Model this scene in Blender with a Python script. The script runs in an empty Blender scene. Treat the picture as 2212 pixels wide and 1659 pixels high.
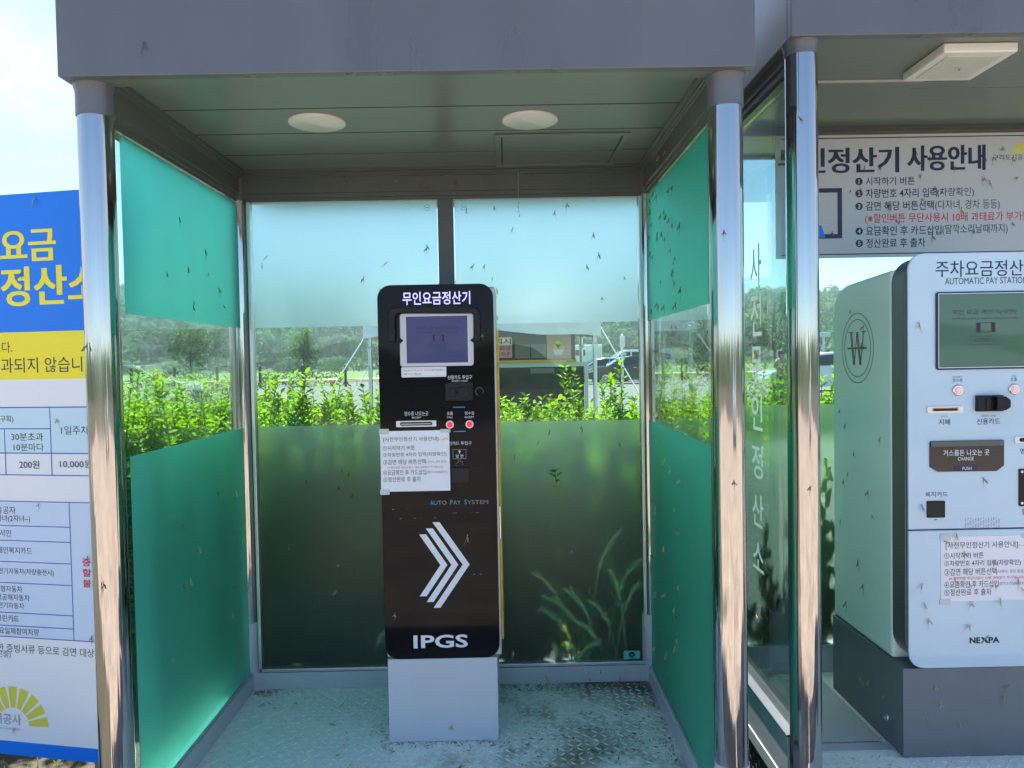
import bpy, math, random
import numpy as np
from mathutils import Matrix, Vector, noise
from math import radians as R, sin, cos, pi
S = bpy.context.scene
COL = S.collection
# ------------------------------------------------------------------ camera, light, exposure
CAMP = (0.234, -3.0888, 1.2952)
yaw, pitch, roll = 0.0087, -0.0301, -0.0183
fw = Vector((sin(yaw)*cos(pitch), cos(yaw)*cos(pitch), sin(pitch)))
rt = Vector((cos(yaw), -sin(yaw), 0)); up = rt.cross(fw)
r2 = cos(roll)*rt + sin(roll)*up; u2 = -sin(roll)*rt + cos(roll)*up
cd = bpy.data.cameras.new('camera'); cam = bpy.data.objects.new('camera', cd); COL.objects.link(cam)
m = Matrix((r2, u2, -fw)).transposed().to_4x4(); m.translation = CAMP
cam.matrix_world = m
cd.sensor_width = 36; cd.lens = 36*1686/2212; cd.clip_start = .05; cd.clip_end = 3000
S.camera = cam
SUN_EL, SUN_AZ = R(70), R(80)          # azimuth measured from -x towards +y
sdir = Vector((-cos(SUN_AZ)*cos(SUN_EL), sin(SUN_AZ)*cos(SUN_EL), sin(SUN_EL)))
ld = bpy.data.lights.new('sun', 'SUN'); lo = bpy.data.objects.new('sun', ld); COL.objects.link(lo)
ld.energy = 5.0; ld.angle = R(1.0); ld.color = (1, .955, .88)
lo.rotation_euler = sdir.to_track_quat('Z', 'Y').to_euler()
W = bpy.data.worlds.new("World"); S.world = W; W.use_nodes = True
nt = W.node_tree; nt.nodes.clear(); N = nt.nodes.new; L = nt.links.new
out = N('ShaderNodeOutputWorld'); bg = N('ShaderNodeBackground'); bg.inputs[1].default_value = .088
sky = N('ShaderNodeTexSky'); sky.sky_type = 'NISHITA'; sky.sun_disc = False
sky.sun_elevation = SUN_EL; sky.sun_rotation = math.atan2(sdir.x, sdir.y); sky.dust_density = .3; sky.air_density = 1.0; sky.ozone_density = 4; sky.altitude = 1800
tc = N('ShaderNodeTexCoord'); mp = N('ShaderNodeMapping'); mp.inputs[3].default_value = (1, 1, 2.3); mp.inputs[1].default_value = (3.1, 1.7, .4)
no = N('ShaderNodeTexNoise'); no.inputs['Scale'].default_value = 2.1; no.inputs['Detail'].default_value = 9; no.inputs['Roughness'].default_value = .56
cr = N('ShaderNodeValToRGB'); cr.color_ramp.elements[0].position = .47; cr.color_ramp.elements[1].position = .68
sx = N('ShaderNodeSeparateXYZ'); ad = N('ShaderNodeMath'); ad.operation = 'MULTIPLY_ADD'; ad.inputs[1].default_value = .24
mx = N('ShaderNodeMixRGB'); mx.inputs[2].default_value = (3.7, 3.85, 4.05, 1)
L(tc.outputs['Generated'], mp.inputs[0]); L(mp.outputs[0], no.inputs['Vector']); L(tc.outputs['Generated'], sx.inputs[0])
mn = N('ShaderNodeMath'); mn.operation = 'MINIMUM'; mn.inputs[1].default_value = .04; L(sx.outputs[1], mn.inputs[0]); L(mn.outputs[0], ad.inputs[0]); L(no.outputs[0], ad.inputs[2]); L(cr.outputs[0], mx.inputs[0])
tn = N('ShaderNodeMixRGB'); tn.blend_type = 'MULTIPLY'; tn.inputs[0].default_value = 1; tn.inputs[2].default_value = (.92, .97, .98, 1)
lz = N('ShaderNodeMapRange'); lz.inputs[1].default_value = .02; lz.inputs[2].default_value = .17; lz.inputs[3].default_value = .10; lz.inputs[4].default_value = 0
a2_ = N('ShaderNodeMath'); a2_.operation = 'ADD'; L(sx.outputs[2], lz.inputs[0]); L(lz.outputs[0], a2_.inputs[0]); L(ad.outputs[0], a2_.inputs[1]); L(a2_.outputs[0], cr.inputs[0])
L(sky.outputs[0], tn.inputs[1]); L(tn.outputs[0], mx.inputs[1]); L(mx.outputs[0], bg.inputs[0]); L(bg.outputs[0], out.inputs[0])
S.view_settings.view_transform = 'Standard'; S.view_settings.look = 'None'; S.view_settings.gamma = 1; S.view_settings.use_curve_mapping = False
S.view_settings.exposure = 1.78
c_ = S.cycles
c_.max_bounces = 12; c_.diffuse_bounces = 4; c_.glossy_bounces = 6; c_.transmission_bounces = 10; c_.transparent_max_bounces = 24
c_.caustics_reflective = False; c_.caustics_refractive = True; c_.sample_clamp_indirect = 8; c_.blur_glossy = 1
c_.use_denoising = True
rnd = random.Random(11)

# ------------------------------------------------------------------ materials
def P(name, col, rough=.5, metal=0, var=0, scale=20, bump=0, bscale=200, emit=None, es=0, coat=0, stretch=(1, 1, 1), spec=.5, rvar=0, detail=4):
    m = bpy.data.materials.new(name); m.use_nodes = True; t = m.node_tree; b = t.nodes['Principled BSDF']
    b.inputs['Base Color'].default_value = (*col, 1); b.inputs['Roughness'].default_value = rough; b.inputs['Metallic'].default_value = metal
    b.inputs['Specular IOR Level'].default_value = spec
    if coat: b.inputs['Coat Weight'].default_value = coat; b.inputs['Coat Roughness'].default_value = .03
    if emit: b.inputs['Emission Color'].default_value = (*emit, 1); b.inputs['Emission Strength'].default_value = es
    if var or bump or rvar:
        tc = t.nodes.new('ShaderNodeTexCoord'); mp = t.nodes.new('ShaderNodeMapping'); mp.inputs[3].default_value = stretch
        t.links.new(tc.outputs['Object'], mp.inputs[0])
        n = t.nodes.new('ShaderNodeTexNoise'); n.inputs['Scale'].default_value = scale; n.inputs['Detail'].default_value = 6
        t.links.new(mp.outputs[0], n.inputs['Vector'])
        if var:
            r = t.nodes.new('ShaderNodeValToRGB'); e = r.color_ramp.elements
            e[0].position = .32; e[1].position = .7
            e[0].color = (*[max(0, c*(1-var)) for c in col], 1); e[1].color = (*[min(1, c*(1+var)) for c in col], 1)
            t.links.new(n.outputs[0], r.inputs[0]); t.links.new(r.outputs[0], b.inputs['Base Color'])
        if rvar:
            mr = t.nodes.new('ShaderNodeMapRange'); mr.inputs[1].default_value = .3; mr.inputs[2].default_value = .7
            mr.inputs[3].default_value = max(.01, rough-rvar); mr.inputs[4].default_value = rough+rvar
            t.links.new(n.outputs[0], mr.inputs[0]); t.links.new(mr.outputs[0], b.inputs['Roughness'])
        if bump:
            n2 = t.nodes.new('ShaderNodeTexNoise'); n2.inputs['Scale'].default_value = bscale; n2.inputs['Detail'].default_value = detail
            t.links.new(mp.outputs[0], n2.inputs['Vector'])
            bp = t.nodes.new('ShaderNodeBump'); bp.inputs['Strength'].default_value = bump; bp.inputs['Distance'].default_value = .01
            t.links.new(n2.outputs[0], bp.inputs['Height']); t.links.new(bp.outputs[0], b.inputs['Normal'])
    return m
def leafmat(name, c, trans=.5, var=.35, scale=9, rough=.42):
    m = bpy.data.materials.new(name); m.use_nodes = True; t = m.node_tree; t.nodes.clear(); N = t.nodes.new; L = t.links.new
    o = N('ShaderNodeOutputMaterial'); d = N('ShaderNodeBsdfPrincipled'); tr = N('ShaderNodeBsdfTranslucent'); mx = N('ShaderNodeMixShader')
    mx.inputs[0].default_value = trans; d.inputs['Roughness'].default_value = rough
    tc = N('ShaderNodeTexCoord'); n = N('ShaderNodeTexNoise'); n.inputs['Scale'].default_value = scale; n.inputs['Detail'].default_value = 5
    r = N('ShaderNodeValToRGB'); e = r.color_ramp.elements; e[0].position = .3; e[1].position = .7
    e[0].color = (*[x*(1-var) for x in c], 1); e[1].color = (*[min(1, x*(1+var)) for x in c], 1)
    hs = N('ShaderNodeMixRGB'); hs.blend_type = 'MULTIPLY'; hs.inputs[0].default_value = 1; hs.inputs[2].default_value = (1.25, 1.3, .6, 1)
    L(tc.outputs['Object'], n.inputs['Vector']); L(n.outputs[0], r.inputs[0]); L(r.outputs[0], d.inputs['Base Color']); L(r.outputs[0], hs.inputs[1]); L(hs.outputs[0], tr.inputs[0])
    L(d.outputs[0], mx.inputs[1]); L(tr.outputs[0], mx.inputs[2]); L(mx.outputs[0], o.inputs[0])
    return m
def glassmat(name, tint):
    m = bpy.data.materials.new(name); m.use_nodes = True; t = m.node_tree; t.nodes.clear(); N = t.nodes.new; L = t.links.new
    o = N('ShaderNodeOutputMaterial'); tr = N('ShaderNodeBsdfTransparent'); g = N('ShaderNodeBsdfGlossy'); mx = N('ShaderNodeMixShader')
    tr.inputs[0].default_value = (*tint, 1); g.inputs['Roughness'].default_value = .0
    lw = N('ShaderNodeLayerWeight'); lw.inputs[0].default_value = .5
    p = N('ShaderNodeMath'); p.operation = 'POWER'; p.inputs[1].default_value = 3.9
    a = N('ShaderNodeMath'); a.operation = 'MULTIPLY_ADD'; a.inputs[1].default_value = .96; a.inputs[2].default_value = .035
    L(lw.outputs['Facing'], p.inputs[0]); L(p.outputs[0], a.inputs[0]); L(a.outputs[0], mx.inputs[0]); L(tr.outputs[0], mx.inputs[1]); L(g.outputs[0], mx.inputs[2]); L(mx.outputs[0], o.inputs[0])
    return m
def frostmat(name, c, rough=.42, tr_=.20):
    m = P(name, c, rough, rvar=.04, scale=9, var=.06, stretch=(1, 1, .35)); b = m.node_tree.nodes['Principled BSDF']
    b.inputs['Transmission Weight'].default_value = 1; b.inputs['IOR'].default_value = 1.25
    t = m.node_tree; tr = t.nodes.new('ShaderNodeBsdfTranslucent'); tr.inputs[0].default_value = (*c, 1); mx = t.nodes.new('ShaderNodeMixShader'); mx.inputs[0].default_value = tr_
    t.links.new(b.outputs[0], mx.inputs[1]); t.links.new(tr.outputs[0], mx.inputs[2]); t.links.new(mx.outputs[0], t.nodes['Material Output'].inputs[0])
    return m
M = dict(
 paint=P('grey_paint', (.112, .125, .142), .30, var=.10, scale=5, stretch=(1, 1, .2), rvar=.05, bump=.04, bscale=500),
 paint_lt=P('light_grey_paint', (.48, .49, .52), .38, var=.06, scale=6, bump=.03, bscale=400, rvar=.08),
 ceil=P("ceiling_panel", (.155, .188, .172), .28, var=.03, scale=2),
 beam=P('beam_paint', (.09, .092, .09), .36, var=.08, scale=8),
 dark=P('dark_gap', (.01, .01, .01), .8),
 steel=P('polished_steel', (.47, .455, .44), .07, 1, var=.06, scale=60, stretch=(1, 1, .01), rvar=.04, bump=.30, bscale=50, detail=2),
 alu=P('aluminium', (.62, .63, .63), .32, .85, var=.05, scale=20),
 white=P('white_plastic', (.80, .81, .80), .35),
 lens=P('milky_lens', (.62, .66, .62), .4, var=.04),
 kblack=P('black_gloss', (.006, .006, .008), .06, rvar=.03, scale=30, spec=.13),
 kdark=P('black_plastic', (.008, .008, .010), .35, spec=.25),
 hole=P('slot_black', (.003, .003, .003), .6),
 ksilver=P('silver_bezel', (.52, .53, .56), .33, .3),
 kside=P('brushed_side', (.58, .60, .60), .35, .4, var=.1, scale=20),
 yellow=P('yellow_tape', (.75, .40, .02), .45, var=.2, scale=30),
 kbase=P('pedestal_paint', (.53, .56, .61), .36, var=.04, scale=5, bump=.02, bscale=300),
 lcd=P('lcd_screen', (.012, .014, .03), .04, emit=(.022, .025, .066), es=.62, var=.3, scale=12, spec=.10),
 lcd2=P('lcd_screen_grey', (.02, .035, .03), .04, emit=(.018, .040, .030), es=.8, spec=.35),
 ink=P('black_ink', (.012, .012, .02), .5),
 navy=P('navy_ink', (.012, .016, .07), .45),
 grey_ink=P('grey_ink', (.16, .18, .22), .5),
 red_ink=P('red_ink', (.62, .02, .05), .45),
 wink=P('white_ink', (.72, .76, .80), .4),
 wash=P('dim_ink', (.22, .23, .25), .5),
 bink=P('blue_ink', (.05, .32, .60), .4),
 lit=P('backlit_letters', (.2, .2, .3), .4, emit=(.22, .22, .55), es=.95),
 redbtn=P('lit_red_button', (.7, .02, .03), .3, emit=(1, .015, .03), es=.25),
 redring=P('lit_ring', (.8, .3, .25), .3, emit=(1, .2, .15), es=.22),
 chrome=P('chrome', (.8, .8, .8), .12, 1),
 paper=P('paper', (.80, .82, .87), .5, var=.02, scale=15),
 film=P('laminate', (.55, .57, .58), .15),
 residue=P('tape_residue', (.14, .145, .15), .3),
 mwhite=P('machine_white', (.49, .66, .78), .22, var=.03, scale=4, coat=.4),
 mside=P('machine_side', (.78, .96, .86), .28, var=.03, scale=3),  # green light coming through the glass is put into this colour
 mring=P('machine_ring', (.09, .11, .105), .35, .3),
 mbase=P('machine_base', (.15, .17, .185), .42, var=.06, scale=8),
 brown=P('smoked_plastic', (.035, .026, .026), .18),
 signw=P('sign_white', (.86, .87, .90), .35), signb=P('sign_blue', (.0, .20, .86), .35), signy=P('sign_yellow', (.98, .82, .02), .35),
 signc=P('sign_cyan', (.60, .80, .90), .35), signp=P('sign_pale_blue', (.62, .74, .92), .35), lineb=P('line_blue', (.05, .10, .48), .4),
 olive=P('logo_yellow', (.72, .68, .07), .4), lav=P('logo_grey', (.42, .40, .52), .4),
 board=P('board_grey', (.55, .57, .62), .4), edge=P('board_edge', (.4, .42, .44), .4, .5),
 teal=P('teal_sticker', (.08, .50, .45), .4), tealink=P('pale_teal_letter', (.82, .95, .92), .45),
 glass=glassmat('green_glass', (.84, .955, .925)),
 frost=frostmat('frosted_film_back', (.86, .995, .975), .40, .20),
 frost_s=frostmat('frosted_film_side', (.23, .88, .71), .5, .09),  # same film as the back; deeper tint stands for dimmer grazing light
 fly=P('mayfly_body', (.07, .05, .035), .5, var=.4, scale=200), flyp=P('mayfly_pale', (.45, .36, .22), .5, var=.3, scale=200),
 wing=leafmat('mayfly_wing', (.34, .30, .22), .5), wingp=leafmat('mayfly_wing_pale', (.50, .46, .36), .4),
 leaf=leafmat('hedge_leaf', (.17, .31, .012), .6, .5, 5), leaf_shade=leafmat('hedge_leaf_shaded', (.07, .17, .015), .45, .4, 5),
 stem=P('stem', (.10, .12, .04), .6), bark=P('bark', (.09, .07, .05), .8, var=.3, scale=30),
 tleaf=leafmat('tree_leaf', (.075, .15, .03), .4, .4, 2), fleaf=leafmat('forest_leaf', (.07, .165, .06), .35, .35, .06, 1.0),
 grass=leafmat('grass_blade', (.10, .17, .03), .45, .4, 6), seed=leafmat('seed_head', (.86, .88, .60), .5, .1, 30),  # seed heads made extra pale in place of sunlight that misses them
 litter=P('litter', (.07, .05, .03), .8, var=.6, scale=40),
 orange=P('orange_paint', (.85, .20, .03), .5), wpaint=P('white_paint', (.80, .80, .78), .4), bpost=P('black_post', (.012, .012, .012), .5),
 rope=P('yellow_rope', (.70, .42, .03), .7), wrope=P('white_rope', (.75, .78, .78), .7),
 canvas=P('tent_canvas', (.72, .74, .72), .7, var=.06, scale=4), vinyl=P('dark_vinyl', (.018, .022, .028), .12, var=.5, scale=3),
 truck=P('stall_dark', (.02, .022, .024), .5, var=.3, scale=4), mint=P('mint_frame', (.50, .66, .62), .4), panelg=P('grey_panel', (.16, .17, .15), .6),
 pink=P('poster_pink', (.55, .40, .40), .6), carblk=P('car_dark', (.02, .025, .03), .15, coat=.8), carwht=P('car_white', (.72, .74, .75), .2, coat=.6), carsil=P('car_silver', (.42, .50, .54), .25, .4, coat=.5),
 win=P('window_glass', (.02, .03, .035), .05), tyre=P('tyre', (.015, .015, .015), .7), lamp=P('headlight', (.7, .72, .72), .1),
 skin=P('skin', (.48, .30, .22), .5), hair=P('hair', (.02, .015, .012), .5), top=P('tan_top', (.50, .30, .20), .7), jean=P('jeans', (.04, .06, .12), .8), shoe=P('shoe', (.6, .6, .6), .6),
 concrete=P('concrete', (.34, .34, .33), .85, var=.2, scale=12, bump=.3, bscale=60), roofg=P('roof_grey', (.22, .22, .25), .6), bteal=P('building_teal', (.25, .48, .48), .5), bwall=P('building_wall', (.55, .57, .56), .6), tower=P('tower_wall', (.40, .50, .58), .6),
)
# ------------------------------------------------------------------ mesh builder
WM = {}
class MB:
    def __init__(s, T=None): s.v = []; s.f = []; s.m = []; s.ms = []; s.T = T
    def mi(s, mat):
        if isinstance(mat, str): mat = M[mat]
        if mat not in s.ms: s.ms.append(mat)
        return s.ms.index(mat)
    def add(s, vs, fs, mat):
        k = len(s.v); i = s.mi(mat)
        s.v += [s.T @ Vector(p) for p in vs] if s.T else vs
        s.f += [tuple(k+a for a in f) for f in fs]; s.m += [i]*len(fs)
        return s
    def box(s, x0, x1, y0, y1, z0, z1, mat):
        return s.add([(x, y, z) for z in (z0, z1) for y in (y0, y1) for x in (x0, x1)],
              [(0, 2, 3, 1), (4, 5, 7, 6), (0, 1, 5, 4), (2, 6, 7, 3), (0, 4, 6, 2), (1, 3, 7, 5)], mat)
    def prism(s, pts, y0, y1, mat, caps=True):      # pts in (x,z), extruded along y; y0 is the front
        n = len(pts); vs = [(x, y0, z) for x, z in pts]+[(x, y1, z) for x, z in pts]
        fs = [(i, i+n, (i+1) % n+n, (i+1) % n) for i in range(n)]
        if caps: fs += [tuple(range(n)), tuple(range(2*n-1, n-1, -1))]
        return s.add(vs, fs, mat)
    def prismx(s, pts, x0, x1, mat):                # pts in (y,z), extruded along x
        n = len(pts); vs = [(x0, y, z) for y, z in pts]+[(x1, y, z) for y, z in pts]
        return s.add(vs, [(i, i+n, (i+1) % n+n, (i+1) % n) for i in range(n)]+[tuple(range(n)), tuple(range(2*n-1, n-1, -1))], mat)
    def tube(s, pts, r, mat, n=10, caps=True):
        pts = [Vector(p) for p in pts]; k = len(pts); rs = r if isinstance(r, (list, tuple)) else [r]*k
        vs = []; fs = []
        for i, p in enumerate(pts):
            d = (pts[min(i+1, k-1)]-pts[max(i-1, 0)]).normalized()
            a = d.orthogonal().normalized() if i == 0 else (a - d*a.dot(d)).normalized()
            b = d.cross(a)
            for j in range(n):
                t = 2*pi*j/n; vs.append(p+(a*cos(t)+b*sin(t))*rs[i])
        for i in range(k-1):
            for j in range(n): fs.append((i*n+j, i*n+(j+1) % n, (i+1)*n+(j+1) % n, (i+1)*n+j))
        if caps: fs += [tuple(range(n-1, -1, -1)), tuple(range((k-1)*n, k*n))]
        return s.add(vs, fs, mat)
    def ring(s, cx, cz, r0, r1, y, mat, n=40, a0=0, a1=2*pi, ex=1):   # flat ring facing -y
        full = abs(a1-a0-2*pi) < 1e-6; k = n if full else n+1
        vs = []
        for i in range(k):
            t = a0+(a1-a0)*i/n
            vs += [(cx+r0*cos(t)*ex, y, cz+r0*sin(t)), (cx+r1*cos(t)*ex, y, cz+r1*sin(t))]
        fs = [(2*i, 2*((i+1) % k), 2*((i+1) % k)+1, 2*i+1) for i in range(n)]
        return s.add(vs, fs, mat)
    def disc(s, cx, cz, r, y, mat, n=32):
        return s.add([(cx+r*cos(2*pi*i/n), y, cz+r*sin(2*pi*i/n)) for i in range(n)], [tuple(range(n))], mat)
    def poly(s, pts, y, mat): return s.add([(x, y, z) for x, z in pts], [tuple(range(len(pts)))], mat)
    def rect(s, x0, x1, z0, z1, y, mat): return s.poly([(x0, z0), (x1, z0), (x1, z1), (x0, z1)], y, mat)
    def text(s, body, x, z0, z1, y, mat, x1=None, off=0, anchor='l', fat=0):
        if fat:      # heavier strokes: the same word laid again a hair to either side
            h = (z1-z0)*fat
            for i, d in enumerate((-h, -h/2, 0, h/2, h)): s.text(body, x+d, z0, z1, y-.00008*i, mat, x1+d if x1 is not None else None, off, anchor)
            return s
        vs, fs = glyphs(body, off)
        xs = [p[0] for p in vs]; zs = [p[1] for p in vs]
        a, b, c, d = min(xs), max(xs), min(zs), max(zs)
        k = (z1-z0)/(d-c); kx = k if x1 is None else (x1-x)/(b-a)
        if anchor == 'r': o = x-b*kx
        elif anchor == 'c': o = x-(a+b)/2*kx
        else: o = x-a*kx
        return s.add([(o+p[0]*kx, y, z0+(p[1]-c)*k) for p in vs], fs, mat)
    def build(s, name, parent=None, bevel=0, smooth=False, seg=2):
        me = bpy.data.meshes.new(name)
        inv = WM[parent].inverted() if parent is not None else Matrix()
        co = np.array([tuple(p) for p in s.v], dtype=float); iv = np.array(inv)
        me.from_pydata((co @ iv[:3, :3].T+iv[:3, 3]).tolist(), [], s.f); me.update()
        for mm in s.ms: me.materials.append(mm)
        me.polygons.foreach_set('material_index', s.m)
        if smooth: me.polygons.foreach_set('use_smooth', [True]*len(me.polygons))
        o = bpy.data.objects.new(name, me); COL.objects.link(o)
        if parent is not None: o.parent = parent; WM[o] = WM[parent]
        else: WM[o] = Matrix()
        if bevel:
            b = o.modifiers.new('bevel', 'BEVEL'); b.width = bevel; b.segments = seg; b.limit_method = 'ANGLE'; b.angle_limit = R(40)
        if smooth and smooth != 'all':
            try: me.set_sharp_from_angle(angle=R(40))
            except Exception: pass
        return o
_G = {}
def glyphs(body, off):
    if (body, off) in _G: return _G[(body, off)]
    c = bpy.data.curves.new('t', 'FONT'); c.body = body; c.resolution_u = 3; c.offset = off; c.space_word = 1.0
    o = bpy.data.objects.new('t', c); COL.objects.link(o)
    dg = bpy.context.evaluated_depsgraph_get(); dg.update()
    me = bpy.data.meshes.new_from_object(o.evaluated_get(dg))
    r = ([tuple(v.co) for v in me.vertices], [tuple(p.vertices) for p in me.polygons])
    bpy.data.objects.remove(o); bpy.data.curves.remove(c); bpy.data.meshes.remove(me)
    _G[(body, off)] = r
    return r
def rr(x0, x1, z0, z1, r, n=8):
    pts = []
    for cx, cz, a in ((x1-r, z1-r, 0), (x0+r, z1-r, 90), (x0+r, z0+r, 180), (x1-r, z0+r, 270)):
        for i in range(n+1):
            t = R(a+90*i/n); pts.append((cx+r*cos(t), cz+r*sin(t)))
    return pts[::-1] if False else pts
def tag(o, label, cat, group=None, kind=None):
    if label: o['label'] = label
    if cat: o['category'] = cat
    if group: o['group'] = group
    if kind: o['kind'] = kind
    return o
def thing(name, loc, label, cat, group=None, rotz=0):
    o = bpy.data.objects.new(name, None); COL.objects.link(o); o.location = loc; o.rotation_euler = (0, 0, rotz); o.empty_display_size = .1
    WM[o] = Matrix.Translation(loc) @ Matrix.Rotation(rotz, 4, 'Z')
    return tag(o, label, cat, group)
def dup(root, loc, rotz=0, label=None, scale=1):
    r = root.copy(); COL.objects.link(r); r.location = loc; r.rotation_euler = (0, 0, rotz); r.scale = (scale,)*3 if not isinstance(scale, tuple) else scale
    if label: r['label'] = label
    for ch in [c for c in root.children]:
        c = ch.copy(); COL.objects.link(c); c.parent = r
        for g in ch.children:
            d = g.copy(); COL.objects.link(d); d.parent = c
    return r
def struct(o): o['kind'] = 'structure'; return o

# ------------------------------------------------------------------ ground
GZ = -.15
def groundmat():
    m = P('ground_soil', (.075, .07, .05), .95, var=.3, scale=.8, bump=.5, bscale=8); return m
struct(MB().add([(-640, -80, GZ), (640, -80, GZ), (640, 640, GZ), (-640, 640, GZ)], [(0, 1, 2, 3)], groundmat()).build('ground'))
def pavemat():
    m = P('pink_paving', (.38, .315, .26), .85, var=.28, scale=1.5, bump=.3, bscale=30); t = m.node_tree; b = t.nodes['Principled BSDF']
    br = t.nodes.new('ShaderNodeTexBrick'); br.inputs['Scale'].default_value = 1; br.inputs['Brick Width'].default_value = .22; br.inputs['Row Height'].default_value = .11; br.inputs['Mortar Size'].default_value = .006
    br.inputs['Color1'].default_value = (1.1, 1.05, 1, 1); br.inputs['Color2'].default_value = (.72, .72, .74, 1); br.inputs['Mortar'].default_value = (.35, .36, .36, 1)
    tc = t.nodes.new('ShaderNodeTexCoord'); t.links.new(tc.outputs['Object'], br.inputs['Vector'])
    mu = t.nodes.new('ShaderNodeMixRGB'); mu.blend_type = 'MULTIPLY'; mu.inputs[0].default_value = 1
    src = b.inputs['Base Color'].links[0].from_socket; t.links.new(src, mu.inputs[1]); t.links.new(br.outputs[0], mu.inputs[2]); t.links.new(mu.outputs[0], b.inputs['Base Color'])
    return m
struct(MB().box(-14, 14, -16, -2.6, GZ-.05, GZ+.03, M.setdefault('pave', pavemat())).box(-.95, 14, -2.5995, -1.32, GZ-.05, GZ+.03, 'pave').build('pavement'))
struct(MB().add([(-60, 5.2, GZ+.004), (60, 5.2, GZ+.004), (60, 56, GZ+.004), (-60, 56, GZ+.004)], [(0, 1, 2, 3)], P('gravel', (.125, .125, .118), .95, var=.28, scale=5, bump=.6, bscale=40)).build('gravel_lot'))
struct(MB().add([(2.4, 4.4, GZ+.010), (12, 4.4, GZ+.010), (14, 17.5, GZ+.010), (2.6, 17.0, GZ+.010)], [(0, 1, 2, 3)], P('dry_grass_soil', (.24, .25, .08), .95, var=.35, scale=3, bump=.6, bscale=30)).build('grass_verge'))
struct(MB().add([(-300, 64, GZ+.004), (300, 64, GZ+.004), (300, 150, GZ+.004), (-300, 150, GZ+.004)], [(0, 1, 2, 3)], P('river_bank_grass', (.10, .16, .04), .95, var=.3, scale=.3)).build('river_bank'))
# ------------------------------------------------------------------ first payment booth
def zone_floor_mat():
    m = bpy.data.materials.new('painted_chequer_plate'); m.use_nodes = True; t = m.node_tree; N = t.nodes.new; L = t.links.new
    b = t.nodes['Principled BSDF']; b.inputs['Roughness'].default_value = .45
    tc = N('ShaderNodeTexCoord'); n1 = N('ShaderNodeTexNoise'); n1.inputs['Scale'].default_value = 3.2; n1.inputs['Detail'].default_value = 8; n1.inputs['Roughness'].default_value = .65
    n2 = N('ShaderNodeTexNoise'); n2.inputs['Scale'].default_value = 38; n2.inputs['Detail'].default_value = 6
    L(tc.outputs['Object'], n1.inputs['Vector']); L(tc.outputs['Object'], n2.inputs['Vector'])
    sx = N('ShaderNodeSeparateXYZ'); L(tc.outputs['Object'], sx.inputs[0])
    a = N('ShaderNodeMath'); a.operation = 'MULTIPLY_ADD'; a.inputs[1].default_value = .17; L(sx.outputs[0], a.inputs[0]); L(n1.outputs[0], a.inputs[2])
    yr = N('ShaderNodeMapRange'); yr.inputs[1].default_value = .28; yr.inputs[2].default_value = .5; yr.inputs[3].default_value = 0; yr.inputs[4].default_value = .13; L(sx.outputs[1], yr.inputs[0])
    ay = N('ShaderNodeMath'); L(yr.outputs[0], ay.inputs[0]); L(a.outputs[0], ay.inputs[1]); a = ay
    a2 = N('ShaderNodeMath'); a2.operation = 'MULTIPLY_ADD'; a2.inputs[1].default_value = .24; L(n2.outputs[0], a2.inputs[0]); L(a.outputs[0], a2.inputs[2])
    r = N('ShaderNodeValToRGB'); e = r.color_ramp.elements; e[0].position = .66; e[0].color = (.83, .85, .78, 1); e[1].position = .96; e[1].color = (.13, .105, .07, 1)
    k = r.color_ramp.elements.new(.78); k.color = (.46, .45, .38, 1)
    L(a2.outputs[0], r.inputs[0]); L(r.outputs[0], b.inputs['Base Color'])
    return m
M['plate'] = zone_floor_mat(); M['stud'] = P('worn_stud', (.64, .69, .65), .42, .1, var=.15, scale=40)
def chequer(mb, x0, x1, y0, y1, z, pitch=.030):
    ny = int((y1-y0)/pitch); nx = int((x1-x0)/pitch)
    for j in range(ny):
        for i in range(nx):
            cx = x0+(i+.5)*pitch; cy = y0+(j+.5)*pitch; a = R(45 if (i+j) % 2 else -45)
            u = Vector((cos(a), sin(a), 0))*.0145; w = Vector((-sin(a), cos(a), 0))*.0042; c = Vector((cx, cy, z))
            t = Vector((0, 0, .0024))
            mb.add([c-u, c-w, c+u, c+w, c-u*.55+t, c-w*.3+t, c+u*.55+t, c+w*.3+t], [(0, 1, 5, 4), (1, 2, 6, 5), (2, 3, 7, 6), (3, 0, 4, 7), (4, 5, 6, 7)], 'stud')
PR = .0445
def pole(b, x, y, z0, z1, c0, c1, flange=True):
    p = MB().tube([(x, y, c0), (x, y, c1)], PR, 'steel', 40, caps=False).build('pole', b, smooth=True)
    if c0 > z0: MB().tube([(x, y, z0), (x, y, c0), (x, y, c0+.0005)], [PR+.0025, PR+.0025, PR-.001], 'paint_lt', 40).build('base_collar', p, smooth=True)
    pts = [(x, y, c1-.0005), (x, y, c1), (x, y, z1-.02), (x, y, z1-.008), (x, y, z1)]
    MB().tube(pts, [PR-.001, PR+.0025, PR+.0025, PR+.006, PR+.008] if flange else [PR-.001]+[PR+.0025]*4, 'paint' if flange else 'beam', 40).build('top_collar', p, smooth=True)
    return p
def film_box(par, ax, a, b0, b1, z0, z1, mat, t=.0012):
    mb = MB()
    if ax == 'y': mb.box(b0, b1, a-t, a, z0, z1, mat)
    else: mb.box(a, a+t, b0, b1, z0, z1, mat)
    return mb.build('frosted_film', par)
B1 = thing('payment_booth', (0, -.5, 0), 'grey steel parking payment booth with frosted green glass around the black kiosk', 'booth')
fl = MB().box(-.93, .93, -.645, .10, -.05, 0, 'plate'); chequer(fl, -.785, .785, -.64, -.005, .0002); fl.build('floor_plate', B1)
fl = MB().box(-.93, .93, -1.30, -.649, -.05, 0, 'plate'); chequer(fl, -.785, .785, -1.28, -.653, .0002); fl.build('floor_plate', B1)
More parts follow.
